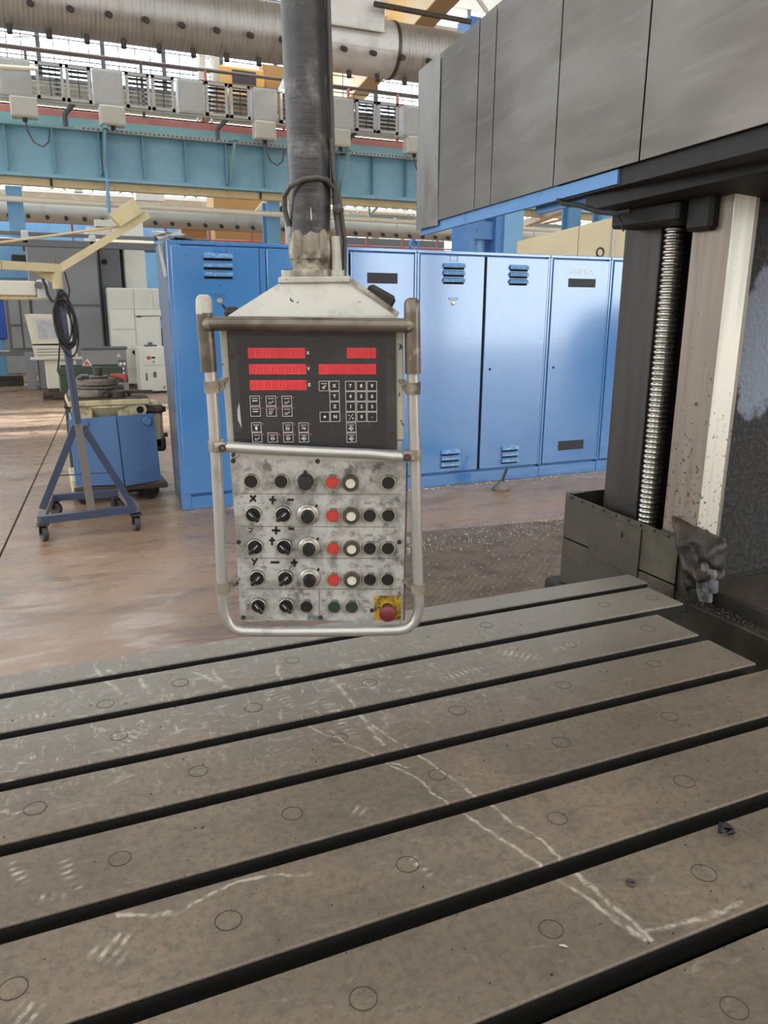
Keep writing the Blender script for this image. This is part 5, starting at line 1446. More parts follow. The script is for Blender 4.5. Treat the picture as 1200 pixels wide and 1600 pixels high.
# black knobs behind the hood
mb = MB().box((-0.026, -0.017, -0.013), (0.026, 0.017, 0.013), 0.006, T(0.117, 0.05, 0.3075) @ R(math.radians(29), 'Y'))
part('black_connector', mb, M_BLKR, cp)
mb = MB().lathe([(0, 0.012), (0.009, 0.010), (0.0135, 0.002), (0.012, -0.010), (0.006, -0.016)], 12, T(-0.138, 0.03, 0.285))
mb.cyl((-0.147, 0.03, 0.291), (-0.153, 0.03, 0.299), 0.0025, n=6).cyl((-0.126, 0.03, 0.289), (-0.119, 0.03, 0.287), 0.0018, n=6)
part('black_cable_end', mb, M_BLKR, cp)

# ------------------------------------------------------------------ blue electrical cabinets
CY = 6.4
CH = 2.125
def louvres(parent, x, z, w, n=3, pitch=0.068):
    for k in range(n):
        zz = z - k * pitch
        mb = MB()
        # half-round hood with open lower lip
        prof = [(0.0, 0.028), (-0.014, 0.022), (-0.022, 0.008), (-0.024, -0.012)]
        rows = [[(x - w / 2 + (0.012 if i == 0 else 0.006 if i == 1 else 0), CY + a - 0.012, zz + b) for i, (a, b) in enumerate(prof)],
                [(x + w / 2 - (0.012 if i == 0 else 0.006 if i == 1 else 0), CY + a - 0.012, zz + b) for i, (a, b) in enumerate(prof)]]
        v = rows[0] + rows[1] + [(x - w / 2 + .004, CY - 0.010, zz - 0.012), (x + w / 2 - .004, CY - 0.010, zz - 0.012)]
        f = [(i, i + 1, i + 5, i + 4) for i in range(3)] + [(0, 1, 2, 3, 8), (4, 5, 6, 7, 9), (0, 4, 9, 8)]
        mb.add(v, f)
        o = part('louvre', mb, M_LOUVRE, parent, True, 50)
        part_dark = MB().box((x - w / 2 + .004, CY - 0.0155, zz - 0.030), (x + w / 2 - .004, CY - 0.012, zz - 0.012))
        part('louvre_slot', part_dark, M_GAP, parent, True, 0)
def door(t, x0, x1, z0=0.135, z1=CH - 0.04, y=CY):
    d = part('door', MB().box((x0, y - 0.012, z0), (x1, y + 0.02, z1), 0.004), M_CAB, t, True)
    WM[d.name] = WM[t.name].copy()
    return d
def cab(label, x0, x1, depth=0.6, y=CY):
    t = thing('electrical_cabinet', label, 'cabinet', ((x0 + x1) / 2, y + depth / 2, 0), 0, 'row of blue electrical cabinets')
    part('cabinet_body', MB().box((x0 + 0.012, y + 0.024, 0.1), (x1 - 0.012, y + depth, CH), 0.006), M_CABD, t, True)
    part('top_frame', MB().box((x0, y - 0.004, CH - 0.028), (x1, y + depth, CH), 0.004), M_CAB, t, True)
    part('plinth', MB().box((x0, y - 0.006, 0.0), (x1, y + depth - 0.05, 0.108), 0.004), M_CAB, t, True)
    for a, b in ((x0, x0 + 0.022), (x1 - 0.022, x1)):
        part('side_frame', MB().box((a, y - 0.004, 0.125), (b, y + 0.05, CH - 0.028), 0.003), M_CAB, t, True)
    return t
def vent(d, x0, x1, z0, z1):
    part('vent_panel', MB().box((x0, CY - 0.016, z0), (x1, CY - 0.0125, z1)), M_VENT, d, True, 0)
def frame_plate(d, x, z, w, h):
    mb = MB()
    for a, b in (((x - w / 2, z - h / 2), (x + w / 2, z - h / 2 + .004)), ((x - w / 2, z + h / 2 - .004), (x + w / 2, z + h / 2)), ((x - w / 2, z - h / 2), (x - w / 2 + .004, z + h / 2)), ((x + w / 2 - .004, z - h / 2), (x + w / 2, z + h / 2))):
        mb.box((a[0], CY - 0.0145, a[1]), (b[0], CY - 0.0122, b[1]))
    part('name_plate_frame', mb, M_CABD, d, True, 0)
def latch(d, x, z):
    part('latch', MB().lathe([(0, 0.012), (0.016, 0.012), (0.022, 0.004), (0.022, 0)], 18, T(x, CY - 0.012, z) @ FRONT), M_LATCH, d, True)
def keyhole(d, x, z):
    part('keyhole', MB().lathe([(0, 0.003), (0.012, 0.003), (0.013, 0)], 14, T(x, CY - 0.012, z) @ FRONT), M_GAP, d, True)

a = cab('large left blue cabinet with scuffed grey side and louvred door behind the pendant', 1.10, 2.47, 0.75, CY)
part('side_sheet', MB().hexa([(1.022, CY + .03, 0), (1.12, CY + .03, 0), (1.12, CY + .75, 0), (1.085, CY + .75, 0)], [(1.018, CY + .03, CH - .004), (1.12, CY + .03, CH - .004), (1.12, CY + .75, CH - .004), (1.05, CY + .75, CH - .004)]), M_CABSIDE, a, True)
part('corner_frame', MB().box((1.02, CY - .006, 0), (1.10, CY + .03, CH), .004), M_CAB, a, True)
d1 = door(a, 1.05, 1.735); d2 = door(a, 1.80, 2.45)
part('middle_frame', MB().box((1.742, CY - .004, .13), (1.793, CY + .02, CH - .04), .004), M_CAB, a, True)
x, z = (1.406, 6.4, 1.961)[0], (1.406, 6.4, 1.961)[2]
louvres(d1, x, z + 0.052, 0.23)
frame_plate(d1, (1.431, 6.4, 2.072)[0], (1.431, 6.4, 2.072)[2], 0.09, 0.05)
latch(d1, (1.408, 6.4, 1.68)[0], (1.408, 6.4, 1.68)[2])
frame_plate(d1, (1.409, 6.4, 1.705)[0], (1.41, 6.4, 1.72)[2], 0.09, 0.02)
vent(d2, (1.94, 6.4, 1.886)[0], (2.153, 6.4, 1.891)[0], (2.031, 6.4, 1.838)[2], (2.033, 6.4, 1.933)[2])
part('warning_strip', MB().hexa([(0.978, 6.55, 2.103), (0.998, 6.55, 2.104), (1.005, 6.6, 2.107), (0.986, 6.6, 2.107)], [(1.004, 6.5, 1.86), (1.033, 6.5, 1.86), (1.041, 6.55, 1.862), (1.012, 6.55, 1.862)]), M_SIGNW, a, True, label='pale yellowed warning strip')
# bent foil and cable bundle at the top corner of the left cabinet
w = thing('plastic_wrap', 'crumpled clear plastic and cable ends on the top left corner of the large blue cabinet', 'plastic wrap', (1.0, 6.6, CH))
mb = MB(); r7 = random.Random(9)
pts = [(1.0 + r7.uniform(-.09, .2), 6.45 + r7.uniform(0, .25), CH + r7.uniform(0.002, .09)) for k in range(26)]
for k in range(24): mb.add([pts[k], pts[k + 1], pts[k + 2], (pts[k][0], pts[k][1] + .01, pts[k][2] - .02)], [(0, 1, 2), (0, 2, 3), (0, 1, 3), (1, 2, 3)])
part('wrap', mb, M_CLEAR, w, True, 0)
part('cable_end', MB().tube([(0.95, 6.5, CH + .015), (1.05, 6.5, CH + .05), (1.15, 6.48, CH + .03), (1.25, 6.5, CH + .012)], .016, 8), M_CABLE, w, True)

b = cab('blue cabinet with a single dark vent and ajar door right behind the pendant hood', 2.485, 3.145)
d = door(b, 2.525, 3.115)
part('door_gap', MB().box((2.507, CY - .001, .3), (2.524, CY + .004, CH - .06)), M_GAP, b, True, 0)
vent(d, (2.673, 6.4, 1.881)[0], (2.955, 6.4, 1.886)[0], (2.816, 6.4, 1.836)[2], (2.815, 6.4, 1.923)[2])
c = cab('wide blue cabinet with two louvred doors right of the pendant', 3.15, 4.54)
d1 = door(c, 3.175, 3.822); d2 = door(c, 3.85, 4.515)
part('door_gap', MB().box((3.823, CY - .001, .13), (3.849, CY + .004, CH - .04)), M_GAP, c, True, 0)
for dd, px_ in ((d1, 708), (d2, 809)):
    pass
louvres(d1, (3.506, 6.4, 1.947)[0], (3.505, 6.4, 1.996)[2], 0.215, 3, 0.062)
louvres(d2, (4.186, 6.4, 1.945)[0], (4.183, 6.4, 1.996)[2], 0.20, 3, 0.062)
louvres(d1, (3.521, 6.4, 0.274)[0], (3.52, 6.4, 0.323)[2], 0.20, 3, 0.06)
louvres(d2, (4.183, 6.4, 0.265)[0], (4.18, 6.4, 0.316)[2], 0.19, 3, 0.06)
frame_plate(d1, (3.502, 6.4, 2.06)[0], (3.502, 6.4, 2.06)[2], 0.08, 0.045)
frame_plate(d1, (3.507, 6.4, 1.716)[0], (3.507, 6.4, 1.716)[2], 0.085, 0.02)
latch(d1, (3.509, 6.4, 1.682)[0], (3.509, 6.4, 1.682)[2])
keyhole(d2, (3.921, 6.4, 1.082)[0], (3.921, 6.4, 1.082)[2])
e = cab('blue cabinet with two dark vent strips and scratched lettering left of the machine column', 4.545, 5.25)
d = door(e, 4.575, 5.225)
vent(d, (4.753, 6.4, 1.875)[0], (5.07, 6.4, 1.881)[0], (4.906, 6.4, 1.837)[2], (4.899, 6.4, 1.916)[2])
vent(d, (4.755, 6.4, 0.311)[0], (5.065, 6.4, 0.291)[0], (4.909, 6.4, 0.255)[2], (4.901, 6.4, 0.348)[2])
keyhole(d, (4.639, 6.4, 1.082)[0], (4.639, 6.4, 1.082)[2])
x, y, z = (4.901, 6.4, 1.978)
lt = link('scratched_lettering', text_mesh('BINDLA', 0.08, M_SCRATCH, 0.0008, 0.0012), e, WM[e.name].inverted() @ T(x, CY - 0.0132, z) @ FRONT)
f_ = cab('last blue cabinet at the right, mostly hidden behind the machine column', 5.255, 6.0)
door(f_, 5.285, 5.97)
# eyebolt on top
x, y, z = (5.271, 6.6, 2.194)
eb = thing('lifting_eyebolt', 'steel lifting eyebolt on top of the cabinet row near the machine column', 'eyebolt', (x, 6.6, CH))
part('eye_ring', MB().tube([(x + 0.042 * math.cos(k * PI / 10), 6.6, CH + 0.055 + 0.042 * math.sin(k * PI / 10)) for k in range(20)], 0.010, 8, True), M_BOLT, eb, True)
part('eye_foot', MB().cyl((x, 6.6, CH), (x, 6.6, CH + 0.02), 0.02, n=12), M_BOLT, eb, True)
x, y, z = (3.212, 6.6, 2.224)
eb = thing('lifting_eyebolt', 'blue lifting lug on top of the cabinet with the ajar door', 'eyebolt', (x, 6.6, CH))
part('eye_ring', MB().tube([(x + 0.036 * math.cos(k * PI / 10), 6.6, CH + 0.05 + 0.036 * math.sin(k * PI / 10)) for k in range(20)], 0.014, 8, True), M_CABD, eb, True)
part('eye_foot', MB().cyl((x, 6.6, CH), (x, 6.6, CH + 0.018), 0.03, n=12), M_CABD, eb, True)
# floor foot / oiler in front of the cabinets
x, y, z = (3.875, 6.028, 0)
ft = thing('levelling_foot', 'small upright steel foot with a slanted pin on the floor before the blue cabinets', 'levelling foot', (x, y, 0))
part('foot_cone', MB().lathe([(0, 0.0), (0.085, 0.0), (0.085, 0.022), (0.05, 0.06), (0.025, 0.085), (0, 0.09)], 18, T(x, y, 0)), M_DISC, ft, True)
part('pin', MB().cyl((x, y, 0.07), (x + 0.05, y, 0.2), 0.013, n=8), M_BOLT, ft, True)

# ------------------------------------------------------------------ rolling stand with cream arms
SY = 5.95
rs = thing('rolling_stand', 'dark blue rolling stand with two cream swing arms and a coiled black cable', 'stand', (0.27, 6.25, 0))
fl_, fr_, bl_, br_ = Vector((-0.05, 5.93, 0.15)), Vector((0.61, 5.95, 0.165)), Vector((0.03, 6.62, 0.15)), Vector((0.56, 6.56, 0.16))
part('base_bar', MB().bar(fl_, fr_, 0.05, 0.055), M_STAND, rs, True)
part('base_bar', MB().bar(bl_, br_, 0.05, 0.055), M_STAND, rs, True)
part('base_bar', MB().bar(fl_, bl_, 0.05, 0.055), M_STANDG, rs, True)
part('base_bar', MB().bar(fr_, br_, 0.05, 0.055), M_STANDG, rs, True)
mtop = Vector((0.258, 5.97, 0.803)); mbot = Vector((0.297, 5.95, 0.154))
part('upright', MB().bar(mbot, mtop + Vector((0, 0, .02)), 0.055, 0.05, (0, 1, 0)), M_STANDG, rs, True)
ptop_ = Vector((0.213, 5.97, 1.837))
part('post', MB().tube([mtop - (ptop_ - mtop) * 0.03, mtop, ptop_], 0.026, 14), M_STAND, rs, True)
st1, st2 = Vector((-0.034, 5.95, 0.226)), Vector((0.587, 5.97, 0.185))
part('strut', MB().bar(mtop + Vector((-0.02, 0, 0.0)), st1, 0.05, 0.03, (0, 1, 0)), M_STAND, rs, True)
part('strut', MB().bar(mtop + Vector((0.03, 0, 0.0)), st2, 0.05, 0.03, (0, 1, 0)), M_STAND, rs, True)
part('tie_rod', MB().cyl((0.102, 5.96, 0.457), (0.438, 5.96, 0.454), 0.005, n=6), M_STAND, rs, True)
def caster(px, py, ang, label=None):
    o = part('caster', MB().box((px - .045, py - .045, .118), (px + .045, py + .045, .126), .002).box((px - .03, py - .03, 0.05), (px - .024, py + .03, .12)).box((px + .024, py - .03, 0.05), (px + .03, py + .03, .12)), M_BOLT, rs, True)
    WM[o.name] = WM[rs.name].copy()
    part('wheel', MB().lathe([(0, .018), (.03, .018), (.034, .02), (.05, .02), (.055, .015), (.055, -.015), (.05, -.02), (.034, -.02), (.03, -.018), (0, -.018)], 22, T(px, py, 0.055) @ R(ang, 'Z') @ R(PI / 2, 'Y')), M_WHEEL, o, True)
caster(-0.04, 5.91, 0.3); caster(0.60, 5.94, 0.2); caster(0.06, 6.64, 0.9); caster(0.53, 6.56, 0.9)
hub = ptop_
part('arm_hub', MB().cyl(hub - Vector((0, 0, .09)), hub + Vector((0, 0, .07)), 0.034, n=14), M_STANDC, rs, True)
part('swing_arm', MB().bar(hub + Vector((0, 0, .045)), (-0.126, 5.8, 1.887), 0.05, 0.055, (0, 0, 1)).bar((-0.126, 5.8, 1.887), (-0.443, 5.7, 1.893), 0.05, 0.055), M_STANDC, rs, True)
part('arm_gusset', MB().prism([(-0.13, 0.02), (0, 0.02), (0, -0.06)], -0.008, 0.008, T(hub.x - 0.02, hub.y, hub.z) @ FRONT), M_STANDC, rs, True)
tip = Vector((0.867, 6.2, 2.275))
part('swing_arm', MB().bar(hub + Vector((0.0, 0, .03)), tip, 0.05, 0.05, (0, 1, 0)), M_STANDC, rs, True)
# box at the end of the raised arm
dv2 = (tip - hub).normalized()
up2 = Vector((-dv2.z, 0, dv2.x)).normalized()
c0 = tip - dv2 * 0.03 + up2 * 0.03
part('lamp_box', MB().hexa([c0 + Vector((0, -.06, 0)), c0 - dv2 * .2 + Vector((0, -.06, 0)), c0 - dv2 * .2 + Vector((0, .06, 0)), c0 + Vector((0, .06, 0))],
                           [c0 + up2 * .11 + Vector((0, -.06, 0)), c0 - dv2 * .22 + up2 * .11 + Vector((0, -.06, 0)), c0 - dv2 * .22 + up2 * .11 + Vector((0, .06, 0)), c0 + up2 * .11 + Vector((0, .06, 0))]), M_STANDC, rs, True)
part('stay_wire', MB().cyl((-0.114, 5.9, 2.03), (0.728, 6.2, 2.198), 0.008, n=6).cyl((-0.114, 5.9, 2.03), (-0.337, 5.85, 1.988), 0.008, n=6), M_SAND, rs, True)
cc = hub + Vector((0.02, -0.035, -0.30))
r8 = random.Random(4)
for k in range(7):
    w_, h_ = 0.055 + r8.uniform(-.012, .02), 0.17 + r8.uniform(-.03, .05)
    dx_, dz_ = r8.uniform(-.015, .015), r8.uniform(-.05, .02)
    part('cable_coil', MB().tube([(cc.x + dx_ + w_ * math.cos(q * PI / 12) + 0.03 * math.sin(q * PI / 12) * -0.4, cc.y - 0.003 * k, cc.z + dz_ + h_ * math.sin(q * PI / 12)) for q in range(24)], 0.0065, 6, True), M_BLKR, rs, True)
part('cable_tail', MB().tube([(hub.x + .05, hub.y - .03, hub.z + .02), (hub.x + .07, hub.y - .04, hub.z - .1), (cc.x + .03, cc.y, cc.z + .12)], 0.006, 6), M_BLKR, rs, True)
part('cable_tail', MB().tube([(0.195, 5.93, 1.52), (0.185, 5.92, 1.371), (0.173, 5.92, 1.285), (0.157, 5.92, 1.198), (0.174, 5.92, 1.167), (0.212, 5.92, 1.174)], 0.006, 6), M_BLKR, rs, True)

# ------------------------------------------------------------------ blue trolley with rotary table
TY = 6.88
tl = thing('blue_trolley', 'low blue cabinet trolley on wheels carrying a cream rotary table', 'trolley', (0.58, 7.15, 0))
q = [(0.223, 6.88, 0.725), (0.596, 6.85, 0.747), (0.906, 6.88, 0.75), (0.933, 6.88, 0.167), (0.619, 6.85, 0.16), (0.238, 6.88, 0.17)]
part('body', MB().box((q[0][0] + .03, TY + .03, q[5][2] - .02), (q[3][0] - .02, TY + 0.62, q[0][2] - .01), 0.01), M_TROL, tl, True)
part('door', MB().hexa([q[0], q[1], q[4], q[5]], [(p[0], p[1] + .028, p[2]) for p in (q[0], q[1], q[4], q[5])]), M_TROL, tl, True, label='left blue door leaf')
part('door', MB().hexa([(q[1][0] + .008, q[1][1] - .02, q[1][2]), q[2], q[3], (q[4][0] + .008, q[4][1] - .02, q[4][2] - .01)], [(p[0], p[1] + .03, p[2]) for p in ((q[1][0] + .008, q[1][1] - .02, q[1][2]), q[2], q[3], (q[4][0] + .008, q[4][1] - .02, q[4][2] - .01))]), M_TROL, tl, True, label='right blue door leaf, slightly bent')
for x, y, z in ((0.342, 6.86, 0.695), (0.847, 6.86, 0.69)):
    part('door_knob', MB().lathe([(0, .04), (.03, .04), (.036, .03), (.036, 0)], 16, T(x, TY - .005, z) @ FRONT), M_TROL, tl, True)
part('chassis', MB().box((q[5][0] - .02, TY - .02, q[5][2] - .07), (q[3][0] + .05, TY + .66, q[5][2] - .015), .01), M_RUST, tl, True)
part('chassis_beam', MB().box((0.56, TY + .05, q[5][2] - .1), (0.86, TY + .15, q[5][2] - .06)), M_BLACKOIL, tl, True)
part('side_cheek', MB().box((q[5][0] - .03, TY + .02, q[5][2] - .1), (q[5][0] + .1, TY + .6, q[5][2] + .05), .01), M_TCREAM, tl, True)
for x, y, r in ((0.845, TY + .06, .075), (0.30, TY + .06, .06), (0.845, TY + .55, .075), (0.30, TY + .55, .06)):
    o = part('caster', MB().box((x - .04, y - .05, q[5][2] - .085), (x + .04, y + .05, q[5][2] - .07)).box((x - .035, y - .03, r * .8), (x - .028, y + .03, q[5][2] - .08)).box((x + .028, y - .03, r * .8), (x + .035, y + .03, q[5][2] - .08)), M_RUST, tl, True)
    WM[o.name] = WM[tl.name].copy()
    part('wheel', MB().lathe([(0, .02), (r * .5, .02), (r * .9, .022), (r, .015), (r, -.015), (r * .9, -.022), (r * .5, -.02), (0, -.02)], 24, T(x, y, r) @ R(0.35 + PI / 2, 'Z') @ R(PI / 2, 'Y')), M_BLKR, o, True)
part('rotary_base', MB().lathe([(0.20, 0.0), (0.22, .03), (0.29, .10), (0.29, .115)], 28, T(0.56, 7.16, q[0][2] - .01)), M_TCREAM, tl, True)
part('base_lug', MB().cyl((0.80, TY + .02, q[0][2] + .06), (0.80, TY + .12, q[0][2] + .06), .055, n=18).box((0.62, TY + .03, q[0][2] + .0), (0.80, TY + .11, q[0][2] + .11)), M_TCREAM, tl, True)
part('lug_hole', MB().cyl((0.80, TY + .014, q[0][2] + .06), (0.80, TY + .03, q[0][2] + .06), .03, n=16), M_GAP, tl, True)
part('base_lug', MB().box((0.27, TY + .03, q[0][2] - .01), (0.42, TY + .11, q[0][2] + .11), .01), M_TCREAM, tl, True)
zt = q[0][2] + .105
part('table_plate', MB().box((0.235, TY + .0, zt), (0.88, TY + .60, zt + .05), .008), M_TCREAM, tl, True)
part('table_surface', MB().box((0.24, TY + .005, zt + .05), (0.875, TY + .595, zt + .06), .004), M_RUST, tl, True)
part('crank_shaft', MB().cyl((0.205, 6.92, 0.831), (0.353, 6.95, 0.816), .012, n=8), M_RUST, tl, True)
part('gear_housing', MB().box((q[2][0] - .02, TY + .1, 0.42), (q[2][0] + .09, TY + .4, 0.83), .03), M_TCREAM, tl, True)
part('gear_housing', MB().box((0.72, TY + .06, 0.74), (1.01, TY + .42, 0.81), .02).cyl((1.0, TY + .2, .76), (1.035, TY + .2, .76), .025, n=10).cyl((0.99, TY + .2, .53), (1.04, TY + .2, .53), .02, n=10).box((0.89, TY + .1, .40), (1.01, TY + .3, .53), .02), M_RUST, tl, True, label='rusty worm gear housing on the side')
ZT = zt + .06
def disc(name, label, x, y, z, r, h, r_in=0.0, tilt=0.0):
    t = thing(name, label, 'disc', (x, y, z))
    pr = [(r_in, h), (r * .72, h), (r * .74, h * .8), (r * .93, h * .8), (r * .96, h), (r, h * .8), (r, h * .1), (r * .97, 0), (r_in, 0)]
    part('rim', MB().lathe(pr if r_in else [(0, h)] + pr[1:-1] + [(0, 0)], 36, T(x, y, z) @ R(tilt, 'X')), M_DISC, t, True)
    part('face_ring', MB().lathe([(r * .5, h * 1.0), (r * .5, h * 1.08), (r * .62, h * 1.08), (r * .62, h * 1.0)], 30, T(x, y, z) @ R(tilt, 'X')), M_RUST, t, True)
    return t
disc('machined_disc', 'lowest thick grimy disc on the rotary table', 0.44, 7.14, ZT + .002, .185, .062)
disc('machined_disc', 'thin middle disc of the stack on the rotary table', 0.52, 7.18, ZT + .068, .19, .03)
disc('machined_disc', 'top disc of the stack with a shaft stub standing in it', 0.485, 7.14, ZT + .100, .185, .05)
t = thing('shaft_stub', 'short dark shaft stub standing on the top disc', 'shaft', (0.505, 7.14, ZT + .158))
part('shaft', MB().lathe([(0, .085), (.035, .085), (.04, .08), (.04, 0), (0, 0)], 18, T(0.505, 7.14, ZT + .158)), M_RUST, t, True)
part('shoulder', MB().lathe([(.04, .012), (.075, .012), (.08, .006), (.08, 0)], 20, T(0.505, 7.14, ZT + .158)), M_DISC, t, True)
t = thing('short_roller', 'short dark cylinder standing at the front of the rotary table', 'roller', (0.64, TY + .09, ZT))
part('roller_body', MB().lathe([(0, .055), (.055, .055), (.06, .05), (.06, .004), (.056, 0), (0, 0)], 22, T(0.64, TY + .09, ZT)), M_RUST, t, True)
part('roller_face', MB().lathe([(.012, .0565), (.05, .0565), (.05, .0552)], 22, T(0.64, TY + .09, ZT)), M_DISC, t, True)
t = thing('eye_nut', 'small eye nut lying beside the short dark cylinder', 'eye nut', (0.53, TY + .05, ZT + .03))
part('eye', MB().tube([(0.53 + .024 * math.cos(k * PI / 8), TY + .05, ZT + .034 + .024 * math.sin(k * PI / 8)) for k in range(16)], .010, 8, True), M_RUST, t, True)
solo('flat_bar', MB().box((0.70, 7.03, ZT + .02), (0.93, 7.08, ZT + .045), .004, T(0.8, 7.05, ZT) @ R(-.25, 'Z') @ T(-.8, -7.05, -ZT)).box((0.72, 7.04, ZT), (0.75, 7.07, ZT + .02), 0, T(0.8, 7.05, ZT) @ R(-.25, 'Z') @ T(-.8, -7.05, -ZT)), M_RUST, 'flat rusty bar sticking out at the right of the disc stack', 'bar', (0.8, 7.05, ZT))
mb = MB().tube([(0.60, 7.10, ZT + .172), (0.66, 7.06, ZT + .168), (0.71, 7.0, ZT + .16), (0.715, 6.96, ZT + .13)], [.015, .024, .03, .014], 8)
solo('red_rag', mb, M_REDRAG, 'dark red rag hanging over the right rim of the top disc', 'rag', (0.66, 7.06, ZT + .165), angle=80)
mb = MB().tube([(0.42, 7.08, ZT + .172), (0.36, 7.03, ZT + .17), (0.33, 6.99, ZT + .165)], [.016, .022, .012], 8)
solo('grey_rag', mb, M_RAGL, 'grey twisted rag on the left rim of the top disc', 'rag', (0.37, 7.04, ZT + .165), angle=80)

# ------------------------------------------------------------------ machines in the background at left
gb = thing('green_steel_box', 'dark green steel box on a rack behind the stand post', 'box', (0.4, 8.0, 0))
part('box_wall', MB().box((0.22, 7.85, .86), (0.78, 7.87, 1.08), .004), M_GREEN, gb, True)
part('box_wall', MB().box((0.22, 8.2, .86), (0.78, 8.22, 1.08), .004), M_GREEN, gb, True)
part('box_wall', MB().box((0.22, 7.87, .86), (0.24, 8.2, 1.08)), M_GREEN, gb, True)
part('box_wall', MB().box((0.76, 7.87, .86), (0.78, 8.2, 1.08)), M_GREEN, gb, True)
part('box_floor', MB().box((0.22, 7.85, .85), (0.78, 8.22, .865)), M_GREEN, gb, True)
for x in (0.25, 0.72):
    for y in (7.88, 8.16):
        part('rack_leg', MB().box((x, y, 0), (x + .04, y + .04, .85)), M_GREEN, gb, True)
sg = thing('red_warning_sign', 'small white triangle sign with red print in the green box', 'sign', (0.52, 7.84, 1.07))
q = [(0.42, 7.84, 1.098), (0.47, 7.84, 1.156), (0.509, 7.84, 1.096)]
part('sign_face', MB().hexa([q[0], q[2], (q[1][0] + .004, q[1][1], q[1][2]), q[1]], [(p[0], p[1] + .012, p[2] - .01) for p in (q[0], q[2], (q[1][0] + .004, q[1][1], q[1][2]), q[1])]), M_SIGNW, sg, True, 0)
cx_ = (q[0][0] + q[2][0]) / 2; cz_ = q[0][2]
part('red_print', MB().prism([(cx_ - .028, cz_ + .008), (cx_ + .028, cz_ + .008), (cx_, cz_ + .045)], 7.0, 7.001, FRONT @ T(0, 0, -2 * 7.0 - .838)), M_SIGNR, sg, True, 0)

ge = thing('machine_enclosure', 'large dull grey machine enclosure with tall doors at left', 'machine enclosure', (0.9, 18, 0))
part('enclosure_wall', MB().box((0.1, 17.0, 0.0), (1.39, 19, 2.74), .02), M_GREY, ge, True)
part('door', MB().box((0.62, 16.96, .1), (1.36, 17.0, 2.5), .01), M_GREY, ge, True)
part('enclosure_wall', MB().box((1.40, 17.02, 0.0), (1.80, 19, 2.78), .02), M_GREYD, ge, True)
part('door_edge', MB().box((1.385, 16.95, .05), (1.41, 16.99, 2.74)), M_GAP, ge, True)
part('porthole', MB().lathe([(0, .01), (.05, .01), (.055, 0)], 18, T((1.497, 17, 2.454)[0], 17.0, (1.497, 17, 2.454)[2]) @ FRONT), M_GAP, ge, True)
part('roof_edge', MB().box((0.05, 16.94, 2.72), (1.86, 19, 2.80), .01), M_GREYD, ge, True)
part('sill', MB().box((0.6, 16.9, 1.62), (1.38, 16.96, 1.64)), M_GREYD, ge, True)
tbm = thing('top_guide_beam', 'long grey guide beam with light tubes above the grey enclosure', 'beam', (0, 15.5, 2.7))
part('beam', MB().bar((-4, 15.5, 2.66), (3.3, 15.5, 2.66), .2, .11), M_GREYD, tbm, True)
part('top_rail', MB().bar((-4, 15.7, 2.83), (3.3, 15.7, 2.82), .08, .06), M_GREYD, tbm, True)
for a_, b_ in (((-0.68, 15.45, 2.703), (0.002, 15.45, 2.678)), ((1.247, 15.45, 2.713), (2.24, 15.45, 2.716))):
    part('light_tube', MB().cyl(a_, b_, .045, n=10), M_LAMPT, tbm, True)
for x, y, z in ((0.099, 15.4, 2.74), (1.19, 15.4, 2.708)):
    part('tube_clamp', MB().box((x - .06, y, z - .1), (x + .06, y + .1, z + .12), .02), M_UNIT, tbm, True)
part('support_post', MB().box((3.1, 15.45, 0), (3.2, 15.55, 2.62)), M_GREYD, tbm, True)
part('support_post', MB().box((-2.1, 15.45, 0), (-2.0, 15.55, 2.62)), M_GREYD, tbm, True)
tbx = thing('pale_tall_machine', 'tall pale machine column standing behind the grey enclosure', 'machine', (1.9, 17.8, 0))
part('column_box', MB().box((1.885, 17.2, 0), (2.31, 18.2, 3.35), .02), M_OFFW, tbx, True)
part('head_box', MB().box((1.24, 17.3, 2.815), (1.7, 18.2, 3.12), .02), M_UNIT2, tbx, True)
part('head_box', MB().box((1.70, 17.3, 2.815), (1.9, 18.0, 3.30), .02), M_OFFW, tbx, True)
part('cap_panel', MB().box((1.40, 17.25, 3.13), (1.76, 17.45, 3.26), .01), M_UNIT2, tbx, True)
wcb = thing('white_control_cabinet', 'off-white control cabinet with square panels beside the grey enclosure', 'cabinet', (1.95, 16.8, 0))
part('cabinet_body', MB().box((1.47, 16.5, 0.1), (2.43, 16.92, 1.955), .015), M_OFFW, wcb, True)
for (xa, xb, za, zb) in ((1.49, 1.93, 1.56, 1.94), (1.49, 1.93, 1.17, 1.55), (1.49, 1.93, .78, 1.16), (1.95, 2.30, 1.56, 1.94), (1.49, 1.93, .4, .77), (2.31, 2.42, 1.56, 1.94)):
    part('panel', MB().box((xa, 16.485, za), (xb, 16.5, zb), .005), M_OFFW, wcb, True)
part('upper_ledge', MB().box((1.95, 16.44, 1.43), (2.44, 16.5, 1.55), .01), M_OFFW, wcb, True)
part('door', MB().box((1.95, 16.48, .3), (2.40, 16.5, 1.42), .005), M_OFFW, wcb, True)
part('handle', MB().cyl((1.97, 16.46, 1.42), (2.06, 16.46, 1.42), .02, n=8), M_GREYD, wcb, True)
part('cable_bunch', MB().tube([(1.85, 16.45, .75), (2.0, 16.4, .6), (2.1, 16.42, .66), (2.05, 16.4, .5), (1.95, 16.42, .35)], .035, 6), M_BLKR, wcb, True)
wu = thing('white_power_unit', 'small white control unit with red button next to the large blue cabinet', 'control unit', (2.1, 15.9, 0))
part('unit_body', MB().box((1.86, 15.6, 0.03), (2.36, 16.2, .87), .015), M_OFFW, wu, True)
part('unit_foot', MB().box((1.89, 15.63, 0), (2.33, 16.15, .035)), M_GAP, wu, True)
part('panel', MB().box((1.94, 15.588, .53), (2.30, 15.6, .79), .004), M_OFFW, wu, True)
